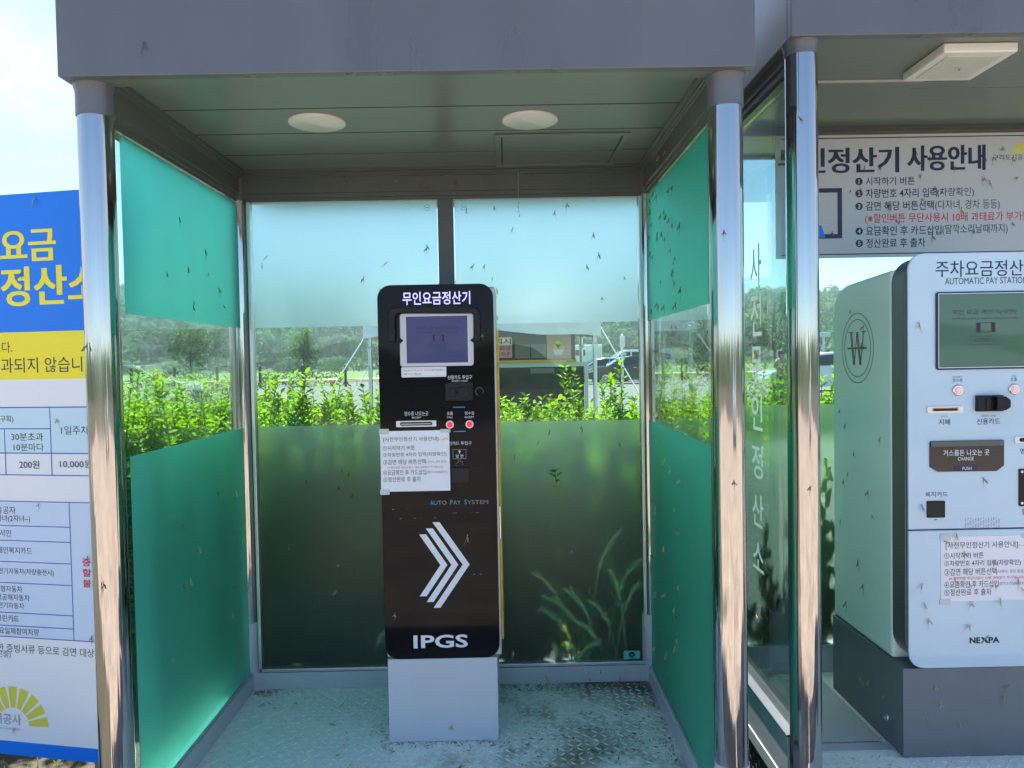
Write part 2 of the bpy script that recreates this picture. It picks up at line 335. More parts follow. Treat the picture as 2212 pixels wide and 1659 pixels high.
fr = MB(); fr.box(-.93, .93, -1.30, .10, -.13, -.052, 'paint_lt'); fr.build('base_frame', B1, .004)
XF = .892; YF = -1.0675; ZF = 2.039
ro = MB()
ro.box(-XF, XF, YF, YF+.03, ZF, 2.42, 'paint'); ro.box(-XF, -XF+.03, YF+.03, .71, ZF, 2.42, 'paint'); ro.box(XF-.03, XF, YF+.03, .71, ZF, 2.42, 'paint')
ro.box(-XF+.03, XF-.03, .68, .71, ZF, 2.42, 'paint'); ro.box(-XF+.03, XF-.03, YF+.03, .68, 2.36, 2.415, 'paint')
ro.build('roof', B1, .003)  # rear overhang lengthened out of view to keep sun off the panes
so = MB(); so.box(-XF+.03, XF-.03, YF+.03, -.985, ZF+.001, ZF+.06, 'ceil'); so.box(-XF+.03, -.80, -.985, .68, ZF+.001, ZF+.06, 'beam'); so.box(.80, XF-.03, -.985, .68, ZF+.001, ZF+.06, 'beam'); so.box(-.80, .80, .02, .68, ZF+.001, ZF+.06, 'beam')
so.build('soffit', B1)  # rear part lines that added overhang
ZC = 2.0557
ce = MB()
for a, b in ((-.983, -.742), (-.731, -.491), (-.480, -.2335), (-.2225, -.001)):
    ce.box(-.772, .772, a, b, ZC, ZC+.02, 'ceil')
    if b < -.1: ce.box(-.772, .772, b+.0005, b+.0105, ZC+.0015, ZC+.012, 'dark')  # black strips painted in for the shade of the slat gaps
ce.box(-.799, .799, -.984, .019, ZC+.024, ZC+.03, 'dark'); ce.build('ceiling', B1)  # black sheet stands for the darkness above the slats
def beam_profile(mb, side):      # stepped cove along a wall; side = -1 left, 1 right, 0 back
    prof = [(.0, 1.967), (.0, 2.026), (.006, 2.028), (.006, 2.034), (.010, 2.036), (.010, 2.043), (.022, 2.046), (.022, 2.0552), (-.06, 2.0552), (-.06, 1.936), (-.012, 1.936), (-.012, 1.948), (-.006, 1.950), (-.006, 1.965)]
    if side == 0:
        n = len(prof); mb.add([(x, -d-.001, z) for x in (-.789, .789) for d, z in prof], [(i, (i+1) % n, (i+1) % n+n, i+n) for i in range(n)], 'beam')
    else:
        n = len(prof); mb.add([(side*(.79-d), y, z) for y in (-.985, -.001) for d, z in prof], [(i, (i+1) % n, (i+1) % n+n, i+n) for i in range(n)]+[tuple(range(n)), tuple(range(n, 2*n))], 'beam')
    return mb
for s in (-1, 0, 1): beam_profile(MB(), s).build('top_beam', B1)
for cx, cy in ((-.342, -.606), (.328, -.598)):
    o = MB().tube([(cx, cy, ZC+.002), (cx, cy, ZC-.006), (cx, cy, ZC-.009), (cx, cy, ZC-.0085), (cx, cy, ZC-.004)], [.088, .088, .082, .068, .066], 'white', 48, caps=False).build('downlight', B1, smooth=True)
    MB().tube([(cx, cy, ZC-.0042), (cx, cy, ZC-.005)], [.0665, .0665], 'lens', 48).build('lens', o)
h = MB()
x0, x1, y0, y1 = .214, .672, -.446, -.024
h.box(x0, x1, y0, y0+.022, ZC-.006, ZC-.001, 'ceil'); h.box(x0, x1, y1-.022, y1, ZC-.006, ZC-.001, 'ceil'); h.box(x0, x0+.022, y0+.022, y1-.022, ZC-.006, ZC-.001, 'ceil'); h.box(x1-.022, x1, y0+.022, y1-.022, ZC-.006, ZC-.001, 'ceil')
h.box(x0+.022, x0+.026, y0+.022, y1-.022, ZC-.003, ZC-.001, 'dark'); h.box(x1-.026, x1-.022, y0+.022, y1-.022, ZC-.003, ZC-.001, 'dark')
h.box(x0+.026, x1-.026, -.2310, -.2250, ZC-.0035, ZC-.001, 'dark'); h.box(x0+.026, x1-.026, y0+.026, -.2312, ZC-.004, ZC-.001, 'ceil'); h.box(x0+.026, x1-.026, -.2248, y1-.024, ZC-.004, ZC-.001, 'ceil')
h.build('ceiling_hatch', B1, .0015)
for x, y, c0 in ((-.8375, -.992, .19), (.8345, -.992, .19), (-.815, .030, .27), (.815, .030, .27)):
    pole(B1, x, y, 0, ZF, c0, 1.957 if y < -.5 else 1.94, flange=y < -.5)
for s in (-1, 1):
    o = MB().prism([(s*.786, 0.0005), (s*.786, .062), (s*.790, .066), (s*.850, .066), (s*.850, .0005)], -.95, -.012, 'paint_lt').build('sill', B1, .002)
    g = MB().box(min(s*.800, s*.810), max(s*.800, s*.810), -.945, -.015, .0665, 1.9345, 'glass').build('glass_pane', B1)
    xa = .7985 if s > 0 else -.7997
    for z0, z1 in ((.075, 1.05), (1.442, 1.924)): film_box(g, 'x', xa, -.943, -.017, z0, z1, 'frost_s')
    MB().box(min(s*.793, s*.7985), max(s*.793, s*.7985), -.945, -.015, .0665, .074, 'alu').build('glazing_bead', B1)
sb = MB().box(-.784, .784, -.002, .06, .0005, .066, 'paint_lt'); sb.box(-.760, .776, .002, .05, .067, .080, 'alu')
sb.build('sill', B1, .002)
MB().box(-.019, .041, -.004, .045, .0805, 1.935, 'beam').build('mullion', B1, .003)
for xa, xb in ((-.757, -.020), (.042, .772)):
    g = MB().box(xa, xb, .022, .032, .081, 1.9352, 'glass').build('glass_pane', B1)
    for z0, z1 in ((.083, 1.05), (1.442, 1.931)): film_box(g, 'y', .0215, xa+.004, xb-.004, z0, z1, 'frost')
    t = MB(); t.box(xa-.013, xa-.0005, -.002, .04, .081, 1.935, 'alu') if xa < -.5 else t.box(xb+.0005, xb+.013, -.002, .04, .081, 1.935, 'alu'); t.build('side_trim', B1, .002)
    mk = MB(); c = -.062 if xa < 0 else .084; mk.ring(c, 1.905, .011, .0122, .0195, 'wash'); mk.text('···', c, 1.903, 1.907, .0195, 'wash', anchor='c', off=.05); mk.build('maker_mark', g)
MB().prism(rr(.690, .757, .086, .118, .008), .0175, .0195, 'teal').ring(.724, .102, .004, .012, .017, 'kdark', 20).build('sticker', B1)

# ------------------------------------------------------------------ black kiosk
KY = -.4626
K = thing('pay_kiosk', (.004, -.30, 0), 'tall black glossy pay kiosk standing on a pale grey pedestal', 'kiosk')
MB().box(-.183, .190, KY, -.10, .001, .287, 'kbase').build('pedestal', K, .0025)
MB().box(-.186, .2055, KY+.014, -.12, .289, 1.545, 'kside').build('body', K, .006)
MB().box(  .2060, .2130, KY+.03, KY+.26, .34, 1.40, 'yellow').box(-.1885, -.1865, KY+.03, KY+.10, .34, 1.50, 'yellow').build('side_stripe', K)
MB().tube([(.2075, KY+.018, .80), (.2075, KY+.018, .69)], .0035, 'chrome').build('door_handle', K)
fp = MB().prism(rr(-.190, .199, .287, 1.555, .046, 10), KY, KY+.0135, 'kblack').build('front_panel', K, .002)
y = KY-.0006
t = MB()
t.text('무인요금정산기', -.105, 1.487, 1.531, y, 'lit', .122, .012)
t.build('title_lettering', fp); t = MB()
t.text('신용카드 투입구', .041, 1.235, 1.249, y, 'wink', .123); t.text('INSERT CARD', .055, 1.2265, 1.2325, y, 'wink', .108)
t.text('영수증 나오는곳', -.107, 1.115, 1.130, y, 'wink', -.027); t.text('RECEIPT', -.082, 1.106, 1.112, y, 'wink', -.050)
t.text('호출', .036, 1.115, 1.127, y, 'wink', .056); t.text('CALL', .036, 1.105, 1.111, y, 'wink', .056)
t.text('영수증', .096, 1.115, 1.126, y, 'wink', .128); t.text('RECEIPT', .096, 1.104, 1.110, y, 'wink', .127)
t.rect(.057, .098, 1.140, 1.1425, y, 'bink'); t.rect(.057, .098, 1.0585, 1.061, y, 'bink')
t.text('복지 할인카드 투입구', .117, 1.0135, 1.026, y, 'wink', anchor='r')
t.text('A', -.026, .8125, .828, y, 'bink', -.0165); t.text('UTO', -.0145, .8125, .826, y, 'wash', .0285); t.text('P', .041, .8125, .828, y, 'bink', .049); t.text('AY', .051, .8125, .826, y, 'wash', .076)
t.text('S', .089, .8125, .828, y, 'bink', .0965); t.text('YSTEM', .0985, .8125, .826, y, 'wash', .169)
t.build('label_lettering', fp); t = MB()
for a, top in ((-.0665, .713), (-.0435, .733), (-.0205, .7535)):
    h_ = top-.6075; w = .063+(top-.713)*.9/.0405*.0185
    tipx = {.713: .027, .733: .064, .7535: .102}[top]; wd = .0235
    t.poly([(a, top), (tipx-wd, .6075), (a-.0025, 1.215-top), (a+wd-.0025, 1.215-top), (tipx, .6075), (a+wd, top)][::-1], y, 'wink')
t.build('arrow_emblem', fp); t = MB()
t.text('I', -.0935, .324, .3685, y, 'wink', -.080, .02); t.text('PGS', -.068, .324, .3685, y, 'wink', .091, .022)
t.build('brand_lettering', fp); t = MB()
for a, b, c, d in ((.053, .098, .961, .999),):
    for q in ((a, b, d-.0015, d), (a, b, c+.006, c+.0075), (a, a+.0015, c+.0075, d-.0015), (b-.0015, b, c+.0075, d-.0015)): t.rect(*q, y, 'wash')
    t.text('앞 면', .063, .9705, .982, y, 'wink', .088); t.poly([(.0755, .997), (.071, .991), (.074, .991), (.074, .985), (.077, .985), (.077, .991), (.080, .991)], y, 'wink')
    for p in ([(.072, .955), (.072, .966)], [(.077, .955), (.077, .966)], [(.062, .950), (.072, .957)], [(.061, .946), (.068, .941)], [(.077, .957), (.085, .957)], [(.085, .957), (.0855, .944)], [(.066, .938), (.069, .932)], [(.083, .938), (.081, .932)]):
        t.tube([(p[0][0], y-.0002, p[0][1]), (p[1][0], y-.0002, p[1][1])], .0007, 'wash', 4)
t.build('card_icon', fp)
t = MB(); q = random.Random(2)
for i in range(16): 
    a, b_ = q.choice(((.800, -.17), (.783, -.03), (.768, -.17), (.541, -.16), (.574, .02))); xx = b_+q.uniform(0, .16); w_ = q.uniform(.002, .014); t.rect(xx, min(xx+w_, .19), a+q.uniform(-.002, .002), a+.0008+q.uniform(0, .0012), KY-.0014-.00003*i, 'residue')
t.build('tape_residue', fp)
# visor, bezel, screen
v = MB()
v.prism([(-.151, 1.365), (-.151, 1.452), (-.145, 1.470), (-.128, 1.479), (.131, 1.477), (.149, 1.468), (.155, 1.450), (.155, 1.362), (.138, 1.362), (.136, 1.440), (.130, 1.456), (-.112, 1.4615), (-.124, 1.458), (-.130, 1.445), (-.130, 1.365)], KY-.028, KY-.0004, 'kdark')
v.build('visor', fp, .003)
bz = MB(); bz.prism([(-.1165, 1.286), (-.110, 1.281), (.123, 1.2805), (.130, 1.287), (.1305, 1.357), (.119, 1.366), (.131, 1.375), (.132, 1.449), (.126, 1.4555), (-.108, 1.459), (-.115, 1.453), (-.1155, 1.378), (-.104, 1.368), (-.1165, 1.358)][::-1], KY-.007, KY-.0004, 'ksilver')
bz = bz.build('screen_bezel', fp, .0015)
ys = KY-.0078
sc_ = MB().rect(-.094, .111, 1.292, 1.448, KY-.0074, 'lcd'); 
sc_.text('무인 요금 계산기(사전)', -.061, 1.400, 1.414, ys, 'ink', .080); sc_.text("주차정산을 하시려면, '시작하기' 버튼을 눌러주세요", -.059, 1.391, 1.397, ys, 'ink', .079)
for q in ((-.006, .001, 1.364, 1.386), (.026, .033, 1.364, 1.386), (.001, .026, 1.3845, 1.386), (.001, .026, 1.364, 1.3655)): sc_.rect(*q, ys, 'ink')
sc_.text('시작하기', -.014, 1.343, 1.353, ys, 'ink', .034)
for q in ((-.021, .041, 1.3555, 1.3565), (-.021, .041, 1.3395, 1.3405), (-.021, -.020, 1.3405, 1.3555), (.040, .041, 1.3405, 1.3555)): sc_.rect(*q, ys, 'ink')
sc_.build('screen', bz)
st = MB().prism(rr(-.114, .037, 1.245, 1.279, .004), KY-.0015, KY-.0004, 'paper')
for q in ((-.110, .033, 1.249, 1.2495), (-.110, .033, 1.2745, 1.275), (-.110, -.1095, 1.2495, 1.2745), (.0325, .033, 1.2495, 1.2745)): st.rect(*q, KY-.002, 'grey_ink')
st.text('결제 전', -.106, 1.2645, 1.271, KY-.002, 'ink', -.089); st.text('할인 버튼(복지카드, 유공자 등)', -.087, 1.2645, 1.271, KY-.002, 'red_ink', -.013); st.text('확인 부탁드립니다.', -.011, 1.2645, 1.271, KY-.002, 'ink', .030)
st.text('결제 후', -.106, 1.2525, 1.259, KY-.002, 'ink', -.089); st.text('취소가', -.087, 1.2525, 1.259, KY-.002, 'red_ink', -.074); st.text('어렵습니다.', -.072, 1.2525, 1.259, KY-.002, 'ink', -.047)
st.build('sticker', fp)
cs = MB().prism(rr(.032, .125, 1.163, 1.225, .005), KY-.006, KY-.0004, 'kdark'); cs.rect(.040, .117, 1.171, 1.216, KY-.0064, 'hole')
cs.box(.045, .068, KY-.016, KY-.0066, 1.178, 1.206, 'kdark'); cs.box(.078, .112, KY-.018, KY-.0066, 1.174, 1.210, 'kdark'); cs.box(.068, .078, KY-.010, KY-.0066, 1.186, 1.192, 'kdark'); cs.ring(.147, 1.193, .0125, .0135, KY-.0008, 'wash', 30, R(-30), R(250))
cs.build('card_slot', fp, .0015)
for bx in (.0455, .1115):
    o = MB().tube([(bx, KY-.0004, 1.0835), (bx, KY-.006, 1.0835), (bx, KY-.007, 1.0835)], [.0135, .0135, .0118], 'white', 32).build('call_button' if bx < .1 else 'receipt_button', fp, smooth=True)
    MB().tube([(bx, KY-.0072, 1.0835), (bx, KY-.0095, 1.0835), (bx, KY-.0102, 1.0835)], [.0095, .0095, .0082], 'redbtn', 28).build('button_cap', o, smooth=True)
rs = MB().prism(rr(-.135, -.0005, 1.0785, 1.0985, .002), KY-.005, KY-.0004, 'white'); rs.prism(rr(-.122, -.0135, 1.0825, 1.0945, .0055), KY-.0056, KY-.0051, 'hole'); rs.box(-.118, -.018, KY-.0075, KY-.0058, 1.0868, 1.0892, 'kside'); rs.build('receipt_slot', fp)
ho = MB().prism(rr(.046, .107, .886, .938, .006), KY-.006, KY-.0004, 'kdark'); ho.rect(.050, .103, .892, .934, KY-.0066, 'hole'); ho.build('welfare_card_slot', fp, .001)
def notice_lines(t, y, X0, lines, logo):
    for i, (s, a, b, c, d, mt) in enumerate(lines): t.text(s, a, c, d, y, mt, b)
    cx, cz, r = logo
    for k in range(6): t.ring(cx, cz, r*.45, r, y, 'olive', 4, R(8+28*k), R(30+28*k))
def taped(name, loc, label, x0, x1, z0, z1, yf, lines, logo):
    o = MB(); o.box(x0, x1, yf-.0012, yf, z0, z1, 'paper')
    o = o.build(name); tag(o, label, 'notice')
    t = MB(); notice_lines(t, yf-.0018, x0, lines, logo); t.build('lettering', o)
    for q in ((x0-.003, x0+.03, z1-.010, z1+.008), (x1-.03, x1+.004, z1-.008, z1+.004), (x0-.004, x0+.028, z0-.010, z0+.008)):
        MB().box(q[0], q[1], yf-.0022, yf-.0013, q[2], q[3], 'film').build('clear_tape', o)
    return o
taped('paper_notice', None, 'white printed notice taped on the front of the black kiosk', -.189, .043, .862, 1.066, KY-.0105, [
 ('[사전무인정산기 사용안내]', -.178, .006, 1.0285, 1.0455, 'ink'), ('구리도시공사', .007, .022, 1.034, 1.037, 'grey_ink'), ('①시작하기 버튼', -.180, -.073, 1.001, 1.0165, 'ink'), ('②차량번호 4자리 입력(차량확인)', -.180, .032, .977, .9935, 'ink'),
 ('③감면 해당 버튼선택', -.180, -.038, .953, .970, 'ink'), ('(다자녀, 경차 등등)', -.037, .032, .955, .965, 'grey_ink'), ('(※ 할인버튼 무단사용시 10배 과태료가 부가됩니다)', -.166, .021, .938, .947, 'red_ink'),
 ('④요금확인 후 카드삽입', -.181, -.037, .9175, .935, 'ink'), ('(딸깍소리날때까지)', -.036, .034, .920, .930, 'grey_ink'), ('⑤정산완료 후 출차', -.181, -.055, .8945, .912, 'ink')], (.031, 1.031, .010))

# ------------------------------------------------------------------ second payment booth
B2 = thing('payment_booth', (1.9, -.5, 0), 'second steel payment booth at the right sheltering the wide white pay machine', 'booth')
X2 = 1.085; Y2F = -.93; Y2P = -.869; Z2 = 2.17; Y2B = -.03; X2R = 2.80; F2 = .032
f2 = MB().box(1.045, 2.86, -1.12, .06, -.01, F2, 'plate'); chequer(f2, 1.13, 2.2, -1.10, -.66, F2+.0002, .03); chequer(f2, 1.13, 1.44, -.60, -.05, F2+.0002, .03); f2.build('floor_plate', B2)
MB().box(1.145, 1.455, -.655, -.605, F2+.0005, F2+.005, 'paint_lt').add([(1.14, -.60, F2+.006), (1.44, -.60, F2+.006), (1.44, -.10, F2+.006), (1.14, -.10, F2+.006)], [(0, 1, 2, 3)], 'paint_lt').build('cover_plate', B2)
sk = MB().box(1.050, 2.86, -1.11, .05, -.11, -.011, 'mring')
for j in range(36):
    for k in range(4):
        cy = -1.09+j*.031; cz = -.098+k*.026; a = R(45 if (j+k) % 2 else -45)
        u = Vector((0, cos(a), sin(a)))*.012; w = Vector((0, -sin(a), cos(a)))*.0035; c = Vector((1.0498, cy, cz)); t_ = Vector((-.003, 0, 0))
        sk.add([c-u, c-w, c+u, c+w, c-u*.5+t_, c-w*.3+t_, c+u*.5+t_, c+w*.3+t_], [(0, 4, 5, 1), (1, 5, 6, 2), (2, 6, 7, 3), (3, 7, 4, 0), (4, 7, 6, 5)], 'mring')
sk.build('skirt', B2)
r_ = MB(); r_.box(1.035, 2.87, Y2F, Y2F+.03, Z2, 2.62, 'paint'); r_.box(1.035, 1.065, Y2F+.03, .42, Z2, 2.62, 'paint'); r_.box(2.84, 2.87, Y2F+.03, .42, Z2, 2.62, 'paint'); r_.box(1.065, 2.84, .39, .42, Z2, 2.62, 'paint'); r_.box(1.065, 2.84, Y2F+.03, .39, 2.55, 2.61, 'paint')
r_.build('roof', B2, .003)  # unseen rear edge, depth added to stop a sun patch inside
ce = MB(); ce.box(1.066, 2.839, Y2F+.031, -.4575, Z2+.012, Z2+.03, 'ceil'); ce.box(1.066, 2.839, -.4525, .389, Z2+.012, Z2+.03, 'ceil'); ce.box(1.066, 2.839, -.458, -.452, Z2+.018, Z2+.034, 'dark'); ce.build('ceiling', B2)
h2 = MB(); h2.box(1.13, 1.612, -.548, -.532, Z2+.007, Z2+.0115, 'paint_lt'); h2.box(1.13, 1.60, -.532, -.17, Z2+.004, Z2+.0113, 'ceil'); h2.box(1.601, 1.6045, -.532, -.17, Z2+.009, Z2+.0117, 'dark'); h2.build('ceiling_hatch', B2, .001)
lt = MB().box(1.508, 1.722, -.838, -.605, Z2-.016, Z2+.0115, 'white').build('ceiling_light', B2, .004)
MB().box(1.535, 1.695, -.812, -.632, Z2-.0185, Z2-.0165, 'lens').build('lens', lt, .001)
bb = MB(); bb.box(1.09, 2.79, Y2B-.006, Y2B+.05, 2.150, Z2+.0118, 'beam'); bb.box(1.09, 2.79, Y2B-.012, Y2B-.0065, 2.156, 2.164, 'beam'); bb.build('top_beam', B2, .002)
bb = MB(); bb.box(1.055, 1.10, -.83, Y2B-.013, 2.09, Z2+.0118, 'beam'); bb.box(1.050, 1.0545, -.83, Y2B-.013, 2.10, 2.112, 'beam'); bb.box(1.050, 1.0545, -.83, Y2B-.013, 2.13, 2.142, 'beam'); bb.build('top_beam', B2, .002)
for x, yy in ((X2, Y2P), (2.80, Y2P), (X2, Y2B+.03), (2.80, Y2B+.03)): pole(B2, x, yy, F2, Z2, F2+.001, 2.135)
sl = MB().box(1.048, 1.125, -.825, Y2B-.02, F2+.0005, .168, 'paint_lt'); sl.box(1.044, 1.128, -.825, Y2B-.02, .1685, .177, 'paint'); sl.build('sill', B2, .002)
MB().box(1.13, 2.76, Y2B, Y2B+.06, F2+.0005, .14, 'paint_lt').build('sill', B2, .002)
g2 = MB().box(1.075, 1.085, -.826, Y2B-.018, .1775, 2.0885, 'glass').build('glass_pane', B2)
TG = Matrix(((0, 0, 0, 0),)*4)
# lettering on the outer face of that pane, running down it; local (x -> -y... reading left to right towards the front)
T_ = Matrix.Translation((1.0735, 0, 0)) @ Matrix.Rotation(R(-90), 4, 'Z')
def onside(xplane): return Matrix.Translation((xplane, 0, 0)) @ Matrix.Rotation(R(-90), 4, 'Z')    # local x -> -y world, local -y (front) -> -x world
t = MB(onside(1.0742))
for s, z0, z1 in (('사', 1.522, 1.665), ('전', 1.362, 1.508), ('무', 1.200, 1.327), ('인', 1.047, 1.168), ('정', .884, .999), ('산', .722, .832), ('소', .573, .666)):
    t.text(s, .432, z0, z1, 0, 'tealink', .545, .008)
t.build('lettering', g2)
g3 = MB().box(1.13, 2.76, Y2B+.02, Y2B+.03, .1405, 2.1495, 'glass').build('glass_pane', B2)
film_box(g3, 'y', Y2B+.0195, 1.134, 2.756, .143, 1.10, 'frost')
g4 = MB().box(2.795, 2.805, -.826, Y2B-.018, .1775, 2.0885, 'glass').build('glass_pane', B2)
MB().box(2.76, 2.84, -.825, Y2B-.02, F2+.0005, .177, 'paint_lt').build('sill', B2, .002)

# instruction board at the back of the second booth
I = MB().box(1.30, 2.62, Y2B-.010, Y2B-.0065, 1.672, 2.146, 'board').build('instruction_board'); tag(I, 'long grey instruction board with navy lettering across the back of the right booth', 'sign')
y = Y2B-.0106
t = MB()
t.rect(1.32, 2.60, 2.133, 2.137, y, 'navy'); t.rect(1.32, 2.60, 1.684, 1.688, y, 'navy')
t.text('무인정산기', 1.781, 2.000, 2.098, y, 'navy', anchor='r', off=.012, fat=.024); t.text('사용안내', 1.817, 2.004, 2.102, y, 'navy', 2.119, .012, fat=.024)
for q in ((1.40, 1.559, 1.926, 1.943), (1.40, 1.559, 1.748, 1.765), (1.541, 1.559, 1.765, 1.926), (1.40, 1.417, 1.765, 1.926)): t.rect(*q, y, 'navy')
t.poly([(1.44, 1.80), (1.478, 1.80), (1.493, 1.752), (1.43, 1.752)], y-.0003, 'signb')
L_ = [('시작하기 버튼', 1.652, 1.844, 1.951, 1.983), ('차량번호 4자리 입력', 1.652, 1.930, 1.902, 1.938), ('감면 해당 버튼선택', 1.652, 1.918, 1.853, 1.889), ('요금확인 후 카드삽입', 1.652, 1.948, 1.756, 1.793), ('정산완료 후 출차', 1.652, 1.885, 1.709, 1.745)]
for i, (s, a, b, c, d) in enumerate(L_):
    t.text(s, a, c, d, y, 'navy', b, .010); cz = (c+d)/2; t.disc(1.6255, cz, .0145, y, 'navy'); t.text(str(i+1), 1.6255, cz-.009, cz+.009, y-.0004, 'board', anchor='c', off=.02)
t.text('(차량확인)', 1.932, 1.899, 1.938, y, 'navy', 2.076); t.text('(다자녀, 경차 등등)', 1.924, 1.848, 1.890, y, 'navy', 2.177); t.text('(딸깍소리날때까지)', 1.952, 1.753, 1.795, y, 'navy', 2.208)
t.text('(※할인버튼 무단사용시 10배 과태료가 부가됩니다)', 1.649, 1.800, 1.842, y, 'red_ink', 2.37, .006)
t.text('구리도시공사', 2.151, 2.040, 2.062, y, 'ink', 2.292)
for k in range(6): t.ring(2.292, 2.058, .028, .058, y, 'olive', 5, R(8+28*k), R(30+28*k), 1.15)
t.build('lettering', I)

# ------------------------------------------------------------------ wide white pay machine
MY = -.70; MX0 = 1.455; MX1 = 2.06
P2 = thing('pay_machine', (1.76, -.42, F2), 'wide white pay machine with rounded corners on a dark grey plinth', 'pay machine')
MB().box(MX0, MX1, MY, -.178, F2+.001, .314, 'mbase').build('plinth', P2, .002)
MB().tube([(MX0-.0005, -.62, .125), (MX0-.012, -.62, .125)], .011, 'chrome', 12).tube([(MX0-.012, -.62, .125), (MX0-.020, -.62, .125)], .007, 'chrome', 8).build('bolt', P2)
prof = [(-.62, .3155), (-.176, .3155), (-.176, 1.40), (-.178, 1.44), (-.186, 1.475), (-.205, 1.508), (-.235, 1.530), (-.29, 1.543), (-.62, 1.560)]
mbd = MB().prismx(prof, MX0+.006, MX1-.006, 'mside').build('body', P2, .012, seg=3)
mr_ = MB().prism(rr(1.464, MX1+.012, .330, 1.592, .075, 10), MY+.004, -.615, 'mring').build('trim_ring', P2, .003)
fp2 = MB().prism(rr(1.470, MX1+.020, .7505, 1.600, .05, 10)[:0] or [(1.470, .7505), (MX1+.020, .7505), (MX1+.020, 1.55), (MX1+.005, 1.586), (MX1-.03, 1.600), (1.520, 1.600), (1.500, 1.596), (1.484, 1.585), (1.474, 1.568), (1.470, 1.548)], MY-.006, MY+.0035, 'mwhite').build('upper_panel', P2, .003)
fp3 = MB().prism([(1.470, .7465), (1.470, .368), (1.474, .346), (1.486, .328), (1.502, .319), (1.522, .316), (MX1-.03, .316), (MX1+.005, .33), (MX1+.02, .366), (MX1+.02, .7465)], MY-.006, MY+.0035, 'mwhite').build('lower_door', P2, .003)
y = MY-.0066
t = MB()
t.text('주차요금정산기', 1.555, 1.526, 1.575, y, 'navy', 1.866, .004); t.text('AUTOMATIC PAY STATION', 1.584, 1.503, 1.523, y, 'navy', 1.838)
t.text('RECEIPT', 1.608, 1.2175, 1.2225, y, 'grey_ink', 1.638); t.text('영수증', 1.607, 1.2035, 1.2150, y, 'navy', 1.638); t.text('CALL', 1.789, 1.2175, 1.2225, y, 'grey_ink', 1.804); t.text('호출', 1.786, 1.2035, 1.2150, y, 'navy', 1.806)
t.text('NOTE', 1.572, 1.0965, 1.1020, y, 'grey_ink', 1.591); t.text('지폐', 1.564, 1.073, 1.091, y, 'navy', 1.599, .008); t.text('CREDIT CARD', 1.695, 1.0955, 1.101, y, 'grey_ink', 1.741); t.text('신용카드', 1.682, 1.072, 1.091, y, 'navy', 1.754, .008)
t.text('복지카드', 1.522, .851, .867, y, 'navy', 1.592, .008); t.text('영수증', 1.815, .979, .996, y, 'navy', 1.868, .008); t.text('동전', 1.821, .790, .809, y, 'navy', 1.856, .008); t.text('RECEIPT', 1.829, 1.002, 1.007, y, 'grey_ink', 1.856)
for i in range(14):
    for j in range(9):
        if abs(i-6.5)*.8+j*.2 < 7.5 and (i*7+j*3) % 5: t.rect(1.645+i*.008, 1.6478+i*.008, .751+j*.0037, .7532+j*.0037, y, 'grey_ink')
t.build('lettering', fp2)
t = MB(); t.text('NE', 1.659, .392, .411, y, 'ink', 1.692, .04); t.text('PA', 1.718, .392, .411, y, 'ink', 1.753, .04); t.poly([(1.692, .392), (1.699, .392), (1.722, .416), (1.715, .416)], y, 'grey_ink'); t.poly([(1.694, .411), (1.702, .411), (1.706, .406), (1.702, .401)], y, 'ink'); t.poly([(1.706, .400), (1.711, .405), (1.719, .392), (1.711, .392)], y, 'ink'); t.build('lettering', fp3)
sf = MB(); sf.prism(rr(1.554, 1.955, 1.242, 1.480, .008), MY-.012, MY-.0064, 'navy'); sf = sf.build('screen_frame', fp2, .002)
s2 = MB().rect(1.563, 1.946, 1.250, 1.473, MY-.0125, 'lcd2'); ys = MY-.0130
for q in ((1.5605, 1.9485, 1.4735, 1.4755), (1.5605, 1.9485, 1.2475, 1.2495), (1.5605, 1.5625, 1.2495, 1.4735)): s2.rect(*q, ys+.0006, 'wink')
s2.text('무인 요금 계산기(사전)', 1.602, 1.408, 1.425, ys, 'ink', 1.799, .004); s2.text("주차정산을 하시려면, '시작하기' 버튼을 눌러주세요", 1.602, 1.393, 1.401, ys, 'ink', 1.804)
for q in ((1.676, 1.689, 1.355, 1.385), (1.722, 1.735, 1.355, 1.385), (1.689, 1.722, 1.383, 1.385), (1.689, 1.722, 1.355, 1.357)): s2.rect(*q, ys, 'ink')
s2.text('시작하기', 1.666, 1.322, 1.3385, ys, 'ink', 1.736)
for q in ((1.657, 1.744, 1.3425, 1.3435), (1.657, 1.744, 1.3175, 1.3185), (1.657, 1.658, 1.3185, 1.3425), (1.743, 1.744, 1.3185, 1.3425)): s2.rect(*q, ys, 'ink')
s2.build('screen', sf)
for bx, nm in ((1.623, 'receipt_button'), (1.7965, 'call_button')):
    o = MB().tube([(bx, MY-.0064, 1.179), (bx, MY-.010, 1.179), (bx, MY-.012, 1.179)], [.0165, .0165, .0145], 'chrome', 32).build(nm, fp2, smooth=True)
    MB().tube([(bx, MY-.0122, 1.179), (bx, MY-.0135, 1.179)], .0118, 'redring', 28).tube([(bx, MY-.0137, 1.179), (bx, MY-.0150, 1.179)], .0085, 'alu', 24).build('button_cap', o, smooth=True)
n_ = MB().prism(rr(1.527, 1.637, 1.110, 1.130, .002), MY-.012, MY-.0064, 'white'); n_.rect(1.541, 1.622, 1.116, 1.1265, MY-.0125, 'yellow'); n_.rect(1.545, 1.618, 1.1165, 1.124, MY-.0129, 'hole'); n_.build('note_slot', fp2)
